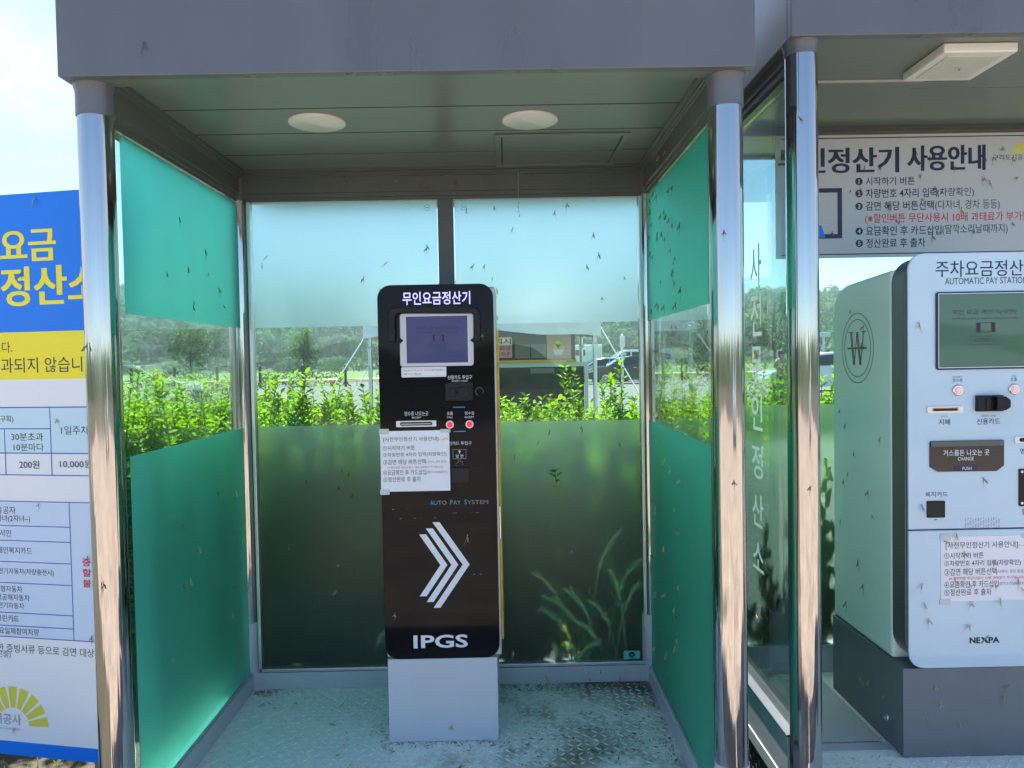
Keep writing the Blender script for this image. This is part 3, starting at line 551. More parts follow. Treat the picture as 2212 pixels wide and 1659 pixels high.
c = MB().box(1.676, 1.756, MY-.022, MY-.0064, 1.113, 1.162, 'kdark'); c.box(1.700, 1.7155, MY-.026, MY-.0225, 1.122, 1.153, 'hole'); c.prism([(1.725, 1.117), (1.752, 1.117), (1.766, 1.126), (1.766, 1.148), (1.752, 1.159), (1.725, 1.159)], MY-.040, MY-.0225, 'kdark'); c.build('card_reader', fp2, .003)
c = MB().prism(rr(1.797, 1.907, 1.013, 1.033, .002), MY-.012, MY-.0064, 'white'); c.prism(rr(1.810, 1.894, 1.017, 1.029, .0055), MY-.0126, MY-.0121, 'hole'); c.build('receipt_slot', fp2)
c = MB().prism([(1.535, 1.019), (1.535, .944), (1.559, .929), (1.741, .928), (1.764, .945), (1.764, 1.019), (1.760, 1.024), (1.539, 1.024)], MY-.010, MY-.0064, 'brown'); c.box(1.537, 1.762, MY-.014, MY-.0102, 1.007, 1.023, 'mring')
c.prism([(1.609, .947), (1.683, .947), (1.679, .931), (1.613, .931)][::-1], MY-.0112, MY-.0101, 'navy')
c.text('거스름돈 나오는 곳', 1.576, .977, .996, MY-.0106, 'wink', 1.718, .004); c.text('CHANGE', 1.621, .9625, .9735, MY-.0106, 'wink', 1.670); c.text('PUSH', 1.634, .9335, .943, MY-.0118, 'wink', 1.662); c.build('change_tray', fp2)
c = MB().prism(rr(1.526, 1.582, .787, .839, .003), MY-.009, MY-.0064, 'kdark'); c.rect(1.529, 1.579, .791, .836, MY-.0094, 'hole'); c.rect(1.549, 1.558, .779, .7815, MY-.0068, 'navy'); c.build('welfare_card_slot', fp2)
c = MB().prism(rr(1.811, 1.905, .817, .933, .004), MY-.010, MY-.0064, 'kdark'); c.rect(1.826, 1.890, .838, .900, MY-.0104, 'hole'); c.ring(1.820, .924, 0, .004, MY-.0106, 'alu', 12); c.ring(1.820, .827, 0, .004, MY-.0106, 'alu', 12); c.build('coin_slot', fp2)
# W emblem on the left side panel (local x -> -y world)
e = MB(onside(MX0+.0052)); cx, cz = .382, 1.316
e.ring(cx, cz, .119, .122, 0, 'mring', 64); e.ring(cx, cz, .098, .101, 0, 'mring', 64)
def stroke(a, b, w): 
    (x0, z0), (x1, z1) = a, b; e.poly([(x0-w/2, z0), (x1-w/2, z1), (x1+w/2, z1), (x0+w/2, z0)], 0, 'mring')
for a, b, w in (((-.048, .056), (-.024, -.058), .016), ((-.024, -.058), (0, .056), .006), ((0, .056), (.024, -.058), .016), ((.024, -.058), (.050, .056), .006)): stroke((cx+a[0], cz+a[1]), (cx+b[0], cz+b[1]), w)
for xx, w in ((-.048, .034), (.050, .030)): e.rect(cx+xx-w/2, cx+xx+w/2, cz+.054, cz+.058, -.0003, 'mring')
e.rect(cx-.074, cx+.074, cz-.003, cz+.003, -.0004, 'mring')
e.build('side_emblem', mbd)
taped('paper_notice', None, 'white printed notice taped low on the front of the wide white pay machine', 1.570, 1.850, .526, .727, MY-.0064, [
 ('[사전무인정산기 사용안내]', 1.584, 1.808, .687, .710, 'ink'), ('구리도시공사', 1.810, 1.826, .695, .698, 'grey_ink'), ('①시작하기 버튼', 1.580, 1.702, .658, .677, 'ink'), ('②차량번호 4자리 입력(차량확인)', 1.580, 1.817, .632, .653, 'ink'), ('③감면 해당 버튼선택', 1.580, 1.742, .606, .628, 'ink'), ('(다자녀, 경차 등등)', 1.743, 1.829, .609, .621, 'grey_ink'),
 ('(※ 할인버튼 무단사용시 10배 과태료가 부가됩니다)', 1.594, 1.827, .5905, .602, 'red_ink'), ('④요금확인 후 카드삽입', 1.580, 1.748, .567, .589, 'ink'), ('(딸깍소리날때까지)', 1.749, 1.832, .571, .583, 'grey_ink'), ('⑤정산완료 후 출차', 1.580, 1.726, .543, .564, 'ink')], (1.836, .692, .011))

# ------------------------------------------------------------------ big fee board left of the first booth
A12 = R(-12)
SG = thing('fee_board', (-1.1539, -.4888, GZ), 'large blue, yellow and white parking fee board standing left of the left booth', 'sign', rotz=A12)
TS = Matrix.Translation((-1.1539, -.4888, 0)) @ Matrix.Rotation(A12, 4, 'Z')
b = MB(TS); SL, SR = -1.10, .085
b.box(SL, SR, .001, .035, -.034, 1.884, 'edge'); b.build('backing', SG, .002)
b = MB(TS); b.rect(SL, SR, 1.421, 1.884, 0, 'signb'); b.rect(SL, SR, 1.261, 1.421, 0, 'signy'); b.rect(SL, SR, .014, 1.261, 0, 'signw'); b.rect(SL, SR, -.034, .014, 0, 'signb'); b.build('face', SG)
t = MB(TS); y = -.0007; y2 = -.0014
t.text('주차요금', -.100, 1.655, 1.768, y, 'signy', anchor='r', off=.012, fat=.024); t.text('사전정산소', .065, 1.508, 1.640, y, 'signy', anchor='r', off=.012, fat=.024)
t.text('출차전 정산 바랍니다.', -.283, 1.353, 1.390, y, 'navy', anchor='r'); t.text('요금이 부과되지 않습니다.', .055, 1.284, 1.335, y, 'navy', anchor='r')
t.rect(-1.05, .055, 1.012, 1.167, y, 'signc')
for q in ((-1.05, .055, 1.165, 1.1685), (-1.05, -.146, 1.093, 1.096), (-1.05, .055, 1.010, 1.0135), (-1.05, .055, .936, .939), (-.146, -.143, .939, 1.165), (-.328, -.325, .939, 1.093)): t.rect(*q, y2, 'lineb')
t.text('소형(구획)', -.289, 1.113, 1.140, y2, 'ink', anchor='r'); t.text('1일주차', -.103, 1.075, 1.104, y2, 'ink', .003); t.text('30분초과', -.300, 1.054, 1.081, y2, 'ink', -.174); t.text('10분마다', -.292, 1.019, 1.045, y2, 'ink', -.173)
t.text('200원', -.272, .960, .987, y2, 'ink', -.193); t.text('10,000원', -.112, .962, .990, y2, 'ink', .010)
t.rect(-1.05, .045, .380, .847, y, 'signp')
for z in (.847, .763, .712, .639, .566, .463, .418): t.rect(-1.05, .045 if z > .8 else -.082, z-.0014, z+.0014, y2, 'lineb')
t.rect(-1.05, .045, .3775, .3805, y2, 'lineb'); t.poly([(-.0835, .3805), (-.0805, .3805), (-.0805, .8455), (-.0835, .8455)], y2, 'lineb')
for s, x, z0, z1 in (('국가유공자', -.294, .803, .829), ('다자녀(2자녀~)', -.237, .773, .800), ('구리시민', -.316, .725, .749), ('장애인복지카드', -.235, .667, .690), ('전기자동차(차량충전시)', -.151, .593, .617), ('경형자동차', -.279, .534, .556), ('저공해자동차', -.251, .505, .527), ('전기자동차', -.274, .477, .498), ('그린카드', -.296, .431, .454), ('승용차요일제참여차량', -.218, .388, .411)):
    t.text(s, x, z0, z1, y2, 'ink', anchor='r')
for s, z0 in (('중복', .633), ('할인', .598), ('불가', .562)): t.text(s, -.040, z0, z0+.027, y2, 'red_ink', .028, .02)
t.text('※ 공공기관이 발행한 증빙서류 등으로 감면 대상확인', .050, .325, .354, y, 'navy', anchor='r'); t.text('(추진중)', -.336, .302, .330, y, 'navy', anchor='r'); t.text('문의 : 구리도시공사 사업소', -.395, .258, .284, y, 'navy', anchor='r')
for k in range(9): t.ring(-.335, .070, .062, .136, y, 'olive', 6, R(2+20*k), R(17+20*k), 1.03)
t.text('구리도시공사', -.303, .072, .110, y2, 'lav', anchor='r', off=.012); t.text('Guri Urban Corporation', -.308, .052, .064, y2, 'lav', anchor='r')
t.build('lettering', SG)
for x in (-1.0, -.05): MB(TS).box(x, x+.04, .036, .066, GZ, 1.75, 'alu').build('post', SG)
bo = MB(Matrix.Translation((-1.62, -.62, GZ+.02)))
bl = []
import bmesh
bm = bmesh.new(); bmesh.ops.create_icosphere(bm, subdivisions=3, radius=.14)
for v_ in bm.verts: v_.co += v_.co.normalized()*noise.noise(v_.co*9)*.03; v_.co.z *= .6
bo.add([tuple(v_.co) for v_ in bm.verts], [tuple(q.index for q in f.verts) for f in bm.faces], 'concrete'); bm.free()
tag(bo.build('stone', smooth='all'), 'grey stone lying on the grass below the fee board', 'stone')


# ------------------------------------------------------------------ mayflies: one mesh per variant, copied onto every surface they sit on
def fly_mesh(body, wing, kind):
    b = MB()
    cv = .002 if kind else -.001
    b.tube([(0, .0115, .0035), (0, .009, .0045), (.0003, .002, .0045), (cv, -.006, .0035), (cv*1.6, -.012, .0025)], [.0009, .0015, .0015, .0010, .0005], body, 6)
    for s in (-1, 1): b.tube([(cv*1.6, -.012, .0025), (cv*1.6+s*.0015, -.022, .003), (cv*1.6+s*.004, -.033, .0045)], [.0003, .00022, .00015], body, 4)
    for s in (-1, 1): b.tube([(s*.001, .008, .004), (s*.005, .012, .003), (s*.006, .015, .0005)], .00025, body, 4)
    if kind == 0:     # wings held together, leaning to one side
        for s in (.0, .003):
            b.add([(0, .006, .005), (.004+s, .001, .010), (.008+s, -.009, .014), (.0095+s, -.0125, .0135), (.006+s, -.0105, .010), (.001, .001, .006)], [(0, 1, 2, 3, 4, 5)], wing)
    elif kind == 1:   # wings half open
        for s in (-1, 1): b.add([(0, .006, .005), (s*.005, .003, .007), (s*.011, -.004, .009), (s*.0115, -.008, .009), (s*.007, -.007, .008), (s*.001, .001, .006)], [(0, 1, 2, 3, 4, 5)], wing)
    else:             # wings folded back along the body
        for s in (-1, 1): b.add([(0, .006, .005), (s*.002, .003, .008), (s*.0035, -.010, .009), (s*.003, -.014, .0085), (s*.001, -.010, .006), (s*.0003, .001, .006)], [(0, 1, 2, 3, 4, 5)], wing)
    return b
FP = {}
for nm, bo_, wi in (('d', 'fly', 'wing'), ('p', 'flyp', 'wingp')):
    for k in range(3):
        o = fly_mesh(bo_, wi, k).build('mayfly'); FP[nm+str(k)] = o.data; bpy.data.objects.remove(o)
def flies(pts, n, u, mats, label, group, out=.0008):
    n = Vector(n); u = Vector(u); r = u.cross(n)
    for p in pts:
        me = FP[rnd.choice(mats)+str(rnd.choice((0, 0, 1, 2, 2)))]
        o = bpy.data.objects.new('mayfly', me); COL.objects.link(o)
        a = rnd.gauss(0, .22) if rnd.random() < .85 else rnd.uniform(-1.2, 1.2)
        uu = (u*cos(a)+r*sin(a)).normalized(); rr_ = uu.cross(n)
        m = Matrix((rr_, uu, n)).transposed().to_4x4()
        s = rnd.uniform(.6, .98)*(1.1 if rnd.random() < .15 else 1); fl_ = rnd.choice((-1, 1))
        m = Matrix.Translation(Vector(p)+n*out) @ m @ Matrix.Diagonal((s*fl_*.85, s, s, 1))
        o.matrix_world = m; tag(o, label, 'mayfly', group)
def sc(n, fx, a, b, c, d, seed=0, bias=None):
    q = random.Random(seed+n*7); r = []
    while len(r) < n:
        u, v = q.uniform(a, b), q.uniform(c, d)
        if bias and q.random() > bias(u, v): continue
        r.append(fx(u, v))
    return r
F_, U_ = (0, -1, 0), (0, 0, 1)
flies(sc(8, lambda u, v: (u, .020, v), -.73, -.05, 1.46, 1.9, 1), F_, U_, 'd', 'dark mayfly clinging to the bright upper left back pane behind the black kiosk', 'mayflies on the upper left back pane')
flies(sc(14, lambda u, v: (u, .020, v), .06, .75, 1.46, 1.92, 2), F_, U_, 'd', 'dark mayfly clinging to the bright upper right back pane behind the black kiosk', 'mayflies on the upper right back pane')
flies(sc(5, lambda u, v: (u, .020, v), -.73, -.25, .75, 1.03, 3), F_, U_, 'd', 'dark mayfly on the lower frosted back pane left of the black kiosk', 'mayflies on the lower left back pane')
flies(sc(6, lambda u, v: (u, .020, v), .25, .74, .90, 1.03, 4), F_, U_, 'd', 'dark mayfly near the frosted edge of the lower back pane right of the black kiosk', 'mayflies on the lower right back pane')
flies(sc(8, lambda u, v: (u, .020, v), .24, .74, .12, .85, 5), F_, U_, 'p', 'pale mayfly on the dark lower back pane right of the black kiosk', 'pale mayflies on the lower right back pane')
flies(sc(5, lambda u, v: (u, .020, v), -.72, -.25, .25, .6, 6), F_, U_, 'p', 'pale mayfly on the dark lower back pane left of the black kiosk', 'pale mayflies on the lower left back pane')
flies(sc(9, lambda u, v: (-.7982, u, v), -.72, -.2, 1.45, 1.85, 7), (1, 0, 0), U_, 'd', 'dark mayfly on the upper frosted left side wall of the left booth', 'mayflies on the upper left side wall')
flies(sc(10, lambda u, v: (-.7982, u, v), -.75, -.08, .3, 1.0, 8), (1, 0, 0), U_, 'dpp', 'mayfly on the lower frosted left side wall of the left booth', 'mayflies on the lower left side wall')
flies(sc(34, lambda u, v: (.7983, u, v), -.62, -.05, 1.46, 1.9, 9), (-1, 0, 0), U_, 'd', 'dark mayfly on the crowded upper frosted right side wall of the left booth', 'mayflies on the upper right side wall')
flies(sc(7, lambda u, v: (.7992, u, v), -.6, -.05, 1.07, 1.42, 10), (-1, 0, 0), U_, 'd', 'dark mayfly on the clear strip of the right side wall of the left booth', 'mayflies on the clear right strip')
flies(sc(26, lambda u, v: (.7983, u, v), -.62, -.05, .15, 1.02, 11), (-1, 0, 0), U_, 'dppp', 'mayfly on the lower frosted right side wall of the left booth', 'mayflies on the lower right side wall')
flies([(-.67, YF, 2.112)], F_, U_, 'd', 'lone dark mayfly on the front fascia of the left booth roof', 'mayflies on the fascia')
flies(sc(7, lambda u, v: (u, -.0015, v), -.6, .72, 1.97, 2.02, 12), F_, U_, 'd', 'dark mayfly on the beam above the back panes of the left booth', 'mayflies on the back beam')
flies(sc(4, lambda u, v: (.789, u, v), -.7, -.08, 1.97, 2.02, 13), (-1, 0, 0), U_, 'd', 'dark mayfly on the beam above the right side wall of the left booth', 'mayflies on the right beam')
flies(sc(4, lambda u, v: (u, -.003, v), .25, .72, .012, .06, 14), F_, U_, 'd', 'dark mayfly on the sill under the back pane right of the kiosk', 'mayflies on the back sill')
flies([(.2065, KY+.018+.002*k, z) for k, z in enumerate((1.53, 1.44, 1.12, 1.03, .78, .44))], (1, 0, 0), U_, 'p', 'pale mayfly on the right side edge of the black kiosk', 'mayflies on the kiosk edge')
flies([(.095, KY-.001, .700), (.16, KY-.001, 1.38), (-.155, KY-.001, .44), (.03, KY, .05)], F_, U_, 'p', 'pale mayfly on the front of the black kiosk', 'mayflies on the kiosk front')
TW = lambda s, z: tuple(TS @ Vector((s, -.0005, z)))
nS = tuple((TS.to_3x3() @ Vector((0, -1, 0)))[:])
flies([TW(*q) for q in ((-.175, 1.86), (-.235, 1.61), (-.115, 1.12), (-.20, .835), (-.015, .66), (-.31, .44), (-.01, .39), (-.33, .055))], nS, U_, 'dp', 'mayfly resting on the printed face of the fee board', 'mayflies on the fee board')
flies(sc(26, lambda u, v: (u, Y2B-.0104, v), 1.5, 2.26, 1.69, 2.1, 15), F_, U_, 'd', 'dark mayfly on the grey instruction board in the right booth', 'mayflies on the instruction board')
flies(sc(15, lambda u, v: (MX0+.006, u, v), -.58, -.22, .36, 1.48, 16), (-1, 0, 0), U_, 'd', 'dark mayfly on the pale left side of the wide pay machine', 'mayflies on the machine side')
flies(sc(15, lambda u, v: (u, MY-.007, v), 1.48, 1.83, .33, .74, 17), F_, U_, 'dppp', 'mayfly on the white lower door of the wide pay machine', 'mayflies on the machine door')
flies([(1.503, MY-.007, 1.38), (1.512, MY-.007, .82), (1.70, MY-.007, .90)], F_, U_, 'd', 'dark mayfly on the upper white panel of the wide pay machine', 'mayflies on the machine panel')
flies(sc(6, lambda u, v: (u, MY-.001, v), 1.46, 1.82, .06, .30, 18), F_, U_, 'p', 'pale mayfly on the front of the dark machine plinth', 'mayflies on the plinth front')
flies(sc(4, lambda u, v: (MX0-.001, u, v), -.6, -.25, .10, .28, 19), (-1, 0, 0), U_, 'p', 'pale mayfly on the left side of the dark machine plinth', 'mayflies on the plinth side')
for px_, py_, zs in ((.8345, -.992, (1.62, .96)), (-.8375, -.992, (1.35, .72)), (X2, Y2P, (1.95, .92))):
    flies([(px_+.02*((i % 3)-1), py_-math.sqrt(PR*PR-(.02*((i % 3)-1))**2), z) for i, z in enumerate(zs)], F_, U_, 'd', 'dark mayfly on the front of a polished steel pole, '+('between the two booths' if px_ > 0 and px_ < 1 else 'beside the fee board' if px_ < 0 else 'left of the wide pay machine'), 'mayflies on the poles')
flies(sc(7, lambda u, v: (1.0745, u, v), -.62, -.42, .3, 1.5, 20), (-1, 0, 0), U_, 'dp', 'mayfly on the lettered glass side wall of the right booth', 'mayflies on the lettered glass')
flies([(1.62, -.72, Z2-.0185)], (0, 0, -1), (.3, 1, 0), 'd', 'dark mayfly under the square ceiling light of the right booth', 'mayflies on the ceiling light')
flies(sc(26, lambda u, v: (u, v, .0012), -.72, .74, -.66, -.05, 21, lambda u, v: 0 if -.2 < u < .21 and v > KY-.01 else 1), (0, 0, 1), (0, 1, 0), 'dp', 'dead mayfly lying on the chequered steel floor of the left booth', 'dead mayflies on the floor')
for o in bpy.data.objects:
    if o.name.startswith('mayfly') and o.get('group') == 'dead mayflies on the floor':
        o.matrix_world = o.matrix_world @ Matrix.Rotation(rnd.uniform(0, 6.28), 4, 'Z')
# string of dead flies on a cobweb
cw = MB(); pts = [(.30+.002*sin(k*2.1), -.012, 2.03-.017*k) for k in range(11)]
cw.tube(pts, .0006, 'film', 4)
for p in pts[1:]:
    for q in range(2):
        d = Vector((rnd.uniform(-1, 1), rnd.uniform(-1, .2), rnd.uniform(-1, 1)))*.008; cw.tube([Vector(p), Vector(p)+d], [.0011, .0004], rnd.choice(('fly', 'wing')), 4)
tag(cw.build('cobweb'), 'thin cobweb strand hung with dead flies in front of the upper back pane', 'cobweb')
# litter on the floor
lm = MB(); q = random.Random(5)
def flake(x, y, z, s):
    a = q.uniform(0, 6.28); w = s*q.uniform(.15, .4); u = Vector((cos(a), sin(a), q.uniform(-.25, .25)))*s; v = Vector((-sin(a), cos(a), q.uniform(-.4, .4)))*w; c = Vector((x, y, z+s*.2))
    lm.add([c-u, c+v, c+u, c-v*.6], [(0, 1, 2, 3)], 'litter')
for i in range(900):
    x = q.gauss(.52, .22); y = -.02-abs(q.gauss(0, .04)) if i < 480 else q.gauss(-.50, .10)
    if abs(x) < .77 and y > -.655 and not (-.19 < x < .2 and y > KY-.006): flake(x, y, .0025, q.uniform(.003, .010))
for i in range(170): flake(min(.775, .775-abs(q.gauss(0, .02))), q.uniform(-.64, -.02), .0025, q.uniform(.003, .009))
for i in range(120): flake(-.775+abs(q.gauss(0, .07)), -.02-abs(q.gauss(0, .03)), .0025, q.uniform(.003, .009))
for i in range(150): flake(q.uniform(-.21, .24), KY-.004-abs(q.gauss(0, .02)), .0025, q.uniform(.003, .008))
for i in range(90): flake(-.19-abs(q.gauss(0, .02)), q.uniform(KY, -.05), .0025, q.uniform(.003, .008))
for i in range(160): flake(q.uniform(-.7, .75), q.uniform(-.645, -.03), .0025, q.uniform(.002, .006))
for i in range(90): flake(q.uniform(1.14, 1.45), q.uniform(-1.0, -.1), F2+.003, q.uniform(.003, .009))
tag(lm.build('leaf_litter'), 'dry leaf scraps and dirt strewn on the booth floors', 'litter', kind='stuff')

# ------------------------------------------------------------------ hedge
def leaf_add(b, p, d, nrm, ln, w, mat):
    d = d.normalized(); s = d.cross(nrm).normalized(); n = s.cross(d)
    f = n*(-w*.35)
    b.add([p, p+d*ln*.35+s*w-f*0+n*w*.3, p+d*ln*.72+s*w*.75+n*w*.15, p+d*ln-n*ln*.10, p+d*ln*.72-s*w*.75+n*w*.15, p+d*ln*.35-s*w+n*w*.3, p+d*ln*.5+f],
          [(0, 1, 2, 6), (6, 2, 3), (6, 3, 4), (0, 6, 4, 5)], mat)
def shrub(seed, tall):
    q = random.Random(seed); fo = MB(); st = MB()
    for k in range(140):
        ang = q.uniform(0, 6.28); rad = math.sqrt(q.random())*.37
        bx, by = rad*cos(ang), rad*sin(ang)*.8
        h = q.uniform(.98, 1.24) if q.random() > .14 else q.uniform(1.26, 1.26+tall)
        h -= rad*.12
        tilt = Vector((q.gauss(0, .10)+bx*.35, q.gauss(0, .10)+by*.3, 1)).normalized()
        p0 = Vector((bx, by, 0)); L0 = h/tilt.z
        bend = Vector((q.gauss(0, .05), q.gauss(0, .05), 0))
        P_ = lambda t: p0+tilt*(L0*t)+bend*(t*t)
        st.tube([P_(0), P_(.4), P_(.75), P_(1)], [.005, .004, .0028, .0012], 'stem', 5, False)
        t = q.uniform(.05, .2) if k % 2 else q.uniform(.3, .45); az = q.uniform(0, 3.1)
        while t < 1:
            dens = .020/L0 if t > .68 else .045/L0
            for sg in (0, pi):
                aa = az+sg+q.gauss(0, .3); out = Vector((cos(aa), sin(aa), 0)); young = t > .86
                el = q.uniform(.3, .95) if young else q.uniform(-.15, .65)
                d = out*cos(el)+Vector((0, 0, 1))*sin(el)
                ln = q.uniform(.028, .046) if young else q.uniform(.036, .066)
                leaf_add(fo, P_(t), d, Vector((q.gauss(0, .25), q.gauss(0, .25), 1)), ln, ln*q.uniform(.20, .27), 'leaf' if t > .62 or q.random() < .3 else 'leaf_shade')  # lower leaves take a darker green that stands for shade inside the hedge
            az += pi/2+q.gauss(0, .2); t += dens*q.uniform(.8, 1.3)
    return st, fo
protos = []
for k, tall in enumerate((.05, .10, .22)):
    st, fo = shrub(40+k, tall)
    r = thing('hedge_shrub', (0, 0, 0), 'bright leafy green shrub of the hedge growing behind the two booths', 'shrub', 'shrubs of the hedge behind the booths')
    st.build('stems', r); fo.build('foliage', r); protos.append([r, False])
hp = [(-3.3, .75, 1, 1.03), (-2.85, .55, 0, 1.06), (-2.42, .62, 1, 1.05), (-1.98, .48, 1, 1.06), (-1.56, .52, 0, 1.05), (-1.12, .46, 1, 1.04), (-.70, .50, 0, 1.0), (-.28, .47, 1, .99), (.14, .50, 0, .97), (.56, .50, 1, .93), (.98, .52, 2, .97), (1.40, .50, 0, 1.02), (1.84, .55, 1, 1.0), (2.3, .55, 0, 1), (2.75, .6, 1, 1),
      (-3.0, 1.1, 0, 1.04), (-2.2, 1.05, 1, 1.05), (-1.75, 1.0, 0, 1.05), (-1.3, 1.02, 1, 1.03), (-.88, 1.0, 0, .97), (-.45, 1.02, 0, .95), (.0, 1.0, 0, .94), (.42, 1.02, 0, .90), (.86, 1.0, 0, .92), (1.28, 1.05, 2, .96), (1.7, 1.02, 2, .98), (2.15, 1.05, 1, 1.0), (2.6, 1.05, 1, 1.0), (-1.36, .34, 0, .72)]  # last shrub is an unseen extra, added to darken the lower left pane
for i, (x, y, k, s) in enumerate(hp):
    y += .16; s *= 1.035
    rz = rnd.uniform(0, 6.28); r, used = protos[k]
    if not used: r.location = (x, y, GZ); r.rotation_euler = (0, 0, rz); r.scale = (s, s, s); protos[k][1] = True
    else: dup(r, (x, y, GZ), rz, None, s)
# grass behind and beside the booths
gb = MB(); q = random.Random(8)
def blade(x, y, h, bend, w, mat='grass', z=GZ):
    a = q.uniform(0, 6.28) if not 0 < y < .4 else q.choice((0, pi))+q.uniform(-.1, .35)*(1 if q.random() < .5 else -1)
    if 0 < y < .4 and sin(a) < 0: a = -a
    d = Vector((cos(a), sin(a), 0)); s = Vector((-sin(a), cos(a), 0)); p = Vector((x, y, z)); vs = []
    for i in range(5):
        t = i/4; c = p+Vector((0, 0, h*(t-.35*bend*t*t)))+d*(bend*h*t*t); ww = w*(1-t*.95)
        vs += [c-s*ww, c+s*ww]
    gb.add(vs, [(2*i, 2*i+1, 2*i+3, 2*i+2) for i in range(4)], mat)
    return c, d
for i in range(420): blade(q.uniform(-1.0, 1.0), q.uniform(.12, .34), q.uniform(.12, .36), q.uniform(.3, 1), q.uniform(.002, .0045))
for i in range(60): blade(q.gauss(.56, .13), q.uniform(.040, .08), q.uniform(.3, .72), q.uniform(.4, 1.0), q.uniform(.0018, .0036))
def seed(x, y, h, dx):
    pts = [Vector((x+dx*t*t, y+.004*sin(3*t)-.004*t, GZ+h*(1.5*t-.62*t*t))) for t in [i/10 for i in range(11)]]
    gb.tube(pts, [.0022]*8+[.0014]*3, 'seed', 4, False)
    for i in range(34):
        t = .62+.38*i/33; c = Vector((x+dx*t*t, y-.004*t, GZ+h*(1.5*t-.62*t*t))); tn = Vector((2*dx*t, 0, h*(1.5-1.24*t))).normalized()
        leaf_add(gb, c, tn+Vector((q.gauss(0, .35), q.gauss(0, .3), q.gauss(0, .35))), Vector((0, -1, .2)), .025, .0052, 'seed')
for x, y, h, dx in ((.50, .080, .66, -.16), (.55, .09, .84, .13), (.60, .075, .58, -.13), (.58, .085, .55, -.2), (.66, .09, .60, .10), (.68, .08, .52, -.11), (.62, .09, .72, .16), (.47, .08, .34, .12), (.55, .085, .33, -.09), (.71, .09, .66, -.06), (.52, .09, .49, -.15), (-.35, .10, .42, .1), (.64, .08, .44, -.14)): seed(x, y-.035, h, dx)
for i in range(900):
    x, y = q.uniform(-2.4, -.95), q.uniform(-1.25, .2); blade(x, y, q.uniform(.03, .10), q.uniform(.3, 1.1), q.uniform(.0015, .004))
for i in range(240): blade(q.uniform(.93, 1.04), q.uniform(-.9, .3), q.uniform(.03, .16), q.uniform(.3, 1), q.uniform(.0015, .004))
for i in range(1300):
    x, y = q.uniform(2.5, 12), q.uniform(4.6, 17); blade(x, y, q.uniform(.08, .3), q.uniform(.3, 1), q.uniform(.006, .014))
tag(gb.build('grass'), 'wild grass with drooping seed heads growing around the booths', 'grass', kind='stuff')

# ------------------------------------------------------------------ the lot beyond the hedge
def D(d): return d-3.0888
# barrier rails
def rail():
    r = thing('barrier_rail', (0, 0, 0), 'low white hoop rail with an orange post at the far edge of the gravel lot', 'rail', 'white hoop rails along the gravel lot')
    w = .75; pts = [(-w, 0, 0), (-w, 0, .34)]+[(-w+.10-.10*cos(R(a)), 0, .34+.10*sin(R(a))) for a in (30, 60, 90)]+[(w-.10+.10*sin(R(a)), 0, .34+.10*cos(R(a))) for a in (0, 30, 60, 90)]+[(w, 0, 0)]
    MB().tube(pts, .045, 'wpaint', 8).build('hoop', r, smooth=True)
    MB().tube([(.12, 0, 0), (.12, 0, .36), (.12, 0, .40)], [.05, .05, .03], 'orange', 10).build('marker_post', r, smooth=True)
    return r
r0 = rail()
for i in range(-5, 15):
    loc = (-13.55+2.52*i, D(50), GZ)
    if i == -5: r0.location = loc
    else: dup(r0, loc, 0)
def post(kind):
    r = thing('rope_post', (0, 0, 0), 'black post with splayed foot standing before the white hoop rails', 'post', 'black posts along the gravel lot')
    b = MB().box(-.07, .07, -.07, .07, .0, 1.38, 'bpost'); b.add([(-.07, -.07, 1.38), (.07, -.07, 1.38), (.07, .07, 1.38), (-.07, .07, 1.38), (0, 0, 1.44)], [(0, 1, 4), (1, 2, 4), (2, 3, 4), (3, 0, 4)], 'bpost'); b.build('shaft', r)
    b = MB()
    for s in (-1, 1): b.tube([(s*.07, 0, .30), (s*.18, 0, .10), (s*.36, 0, .02)], [.05, .045, .03], 'bpost', 6)
    b.build('foot', r)
    if kind:
        b = MB(); b.box(-.28, .28, -.03, .03, 1.02, 1.10, 'bpost')
        for s in (-1, 1): b.tube([(s*.1, 0, 1.05), (s*.35, 0, 1.2), (s*.55, 0, 1.12), (s*.62, 0, .85), (s*.55, 0, .72)], .03, 'bpost', 6)
        b.build('arm', r)
    return r
pa, pb = post(0), post(1); ua = ub = False
pb['label'] = 'black post with two curled arms standing before the white hoop rails'; pb['group'] = 'black posts with curled arms'
for i in range(-4, 12):
    loc = (-15.1+2.67*i, D(49), GZ)
    if i in (-2, 1, 5, 9):
        if not ub: pb.location = loc; ub = True
        else: dup(pb, loc)
    elif not ua: pa.location = loc; ua = True
    else: dup(pa, loc)
rp = MB(); pts = []
for i in range(-4, 12):
    for k in range(6):
        t = k/6; pts.append((-15.1+2.67*(i+t), D(49)+.09, .36-.22*4*t*(1-t)*.5))
rp.tube(pts, .03, 'rope', 6); tag(rp.build('rope'), 'yellow rope sagging from black post to black post along the lot', 'rope')
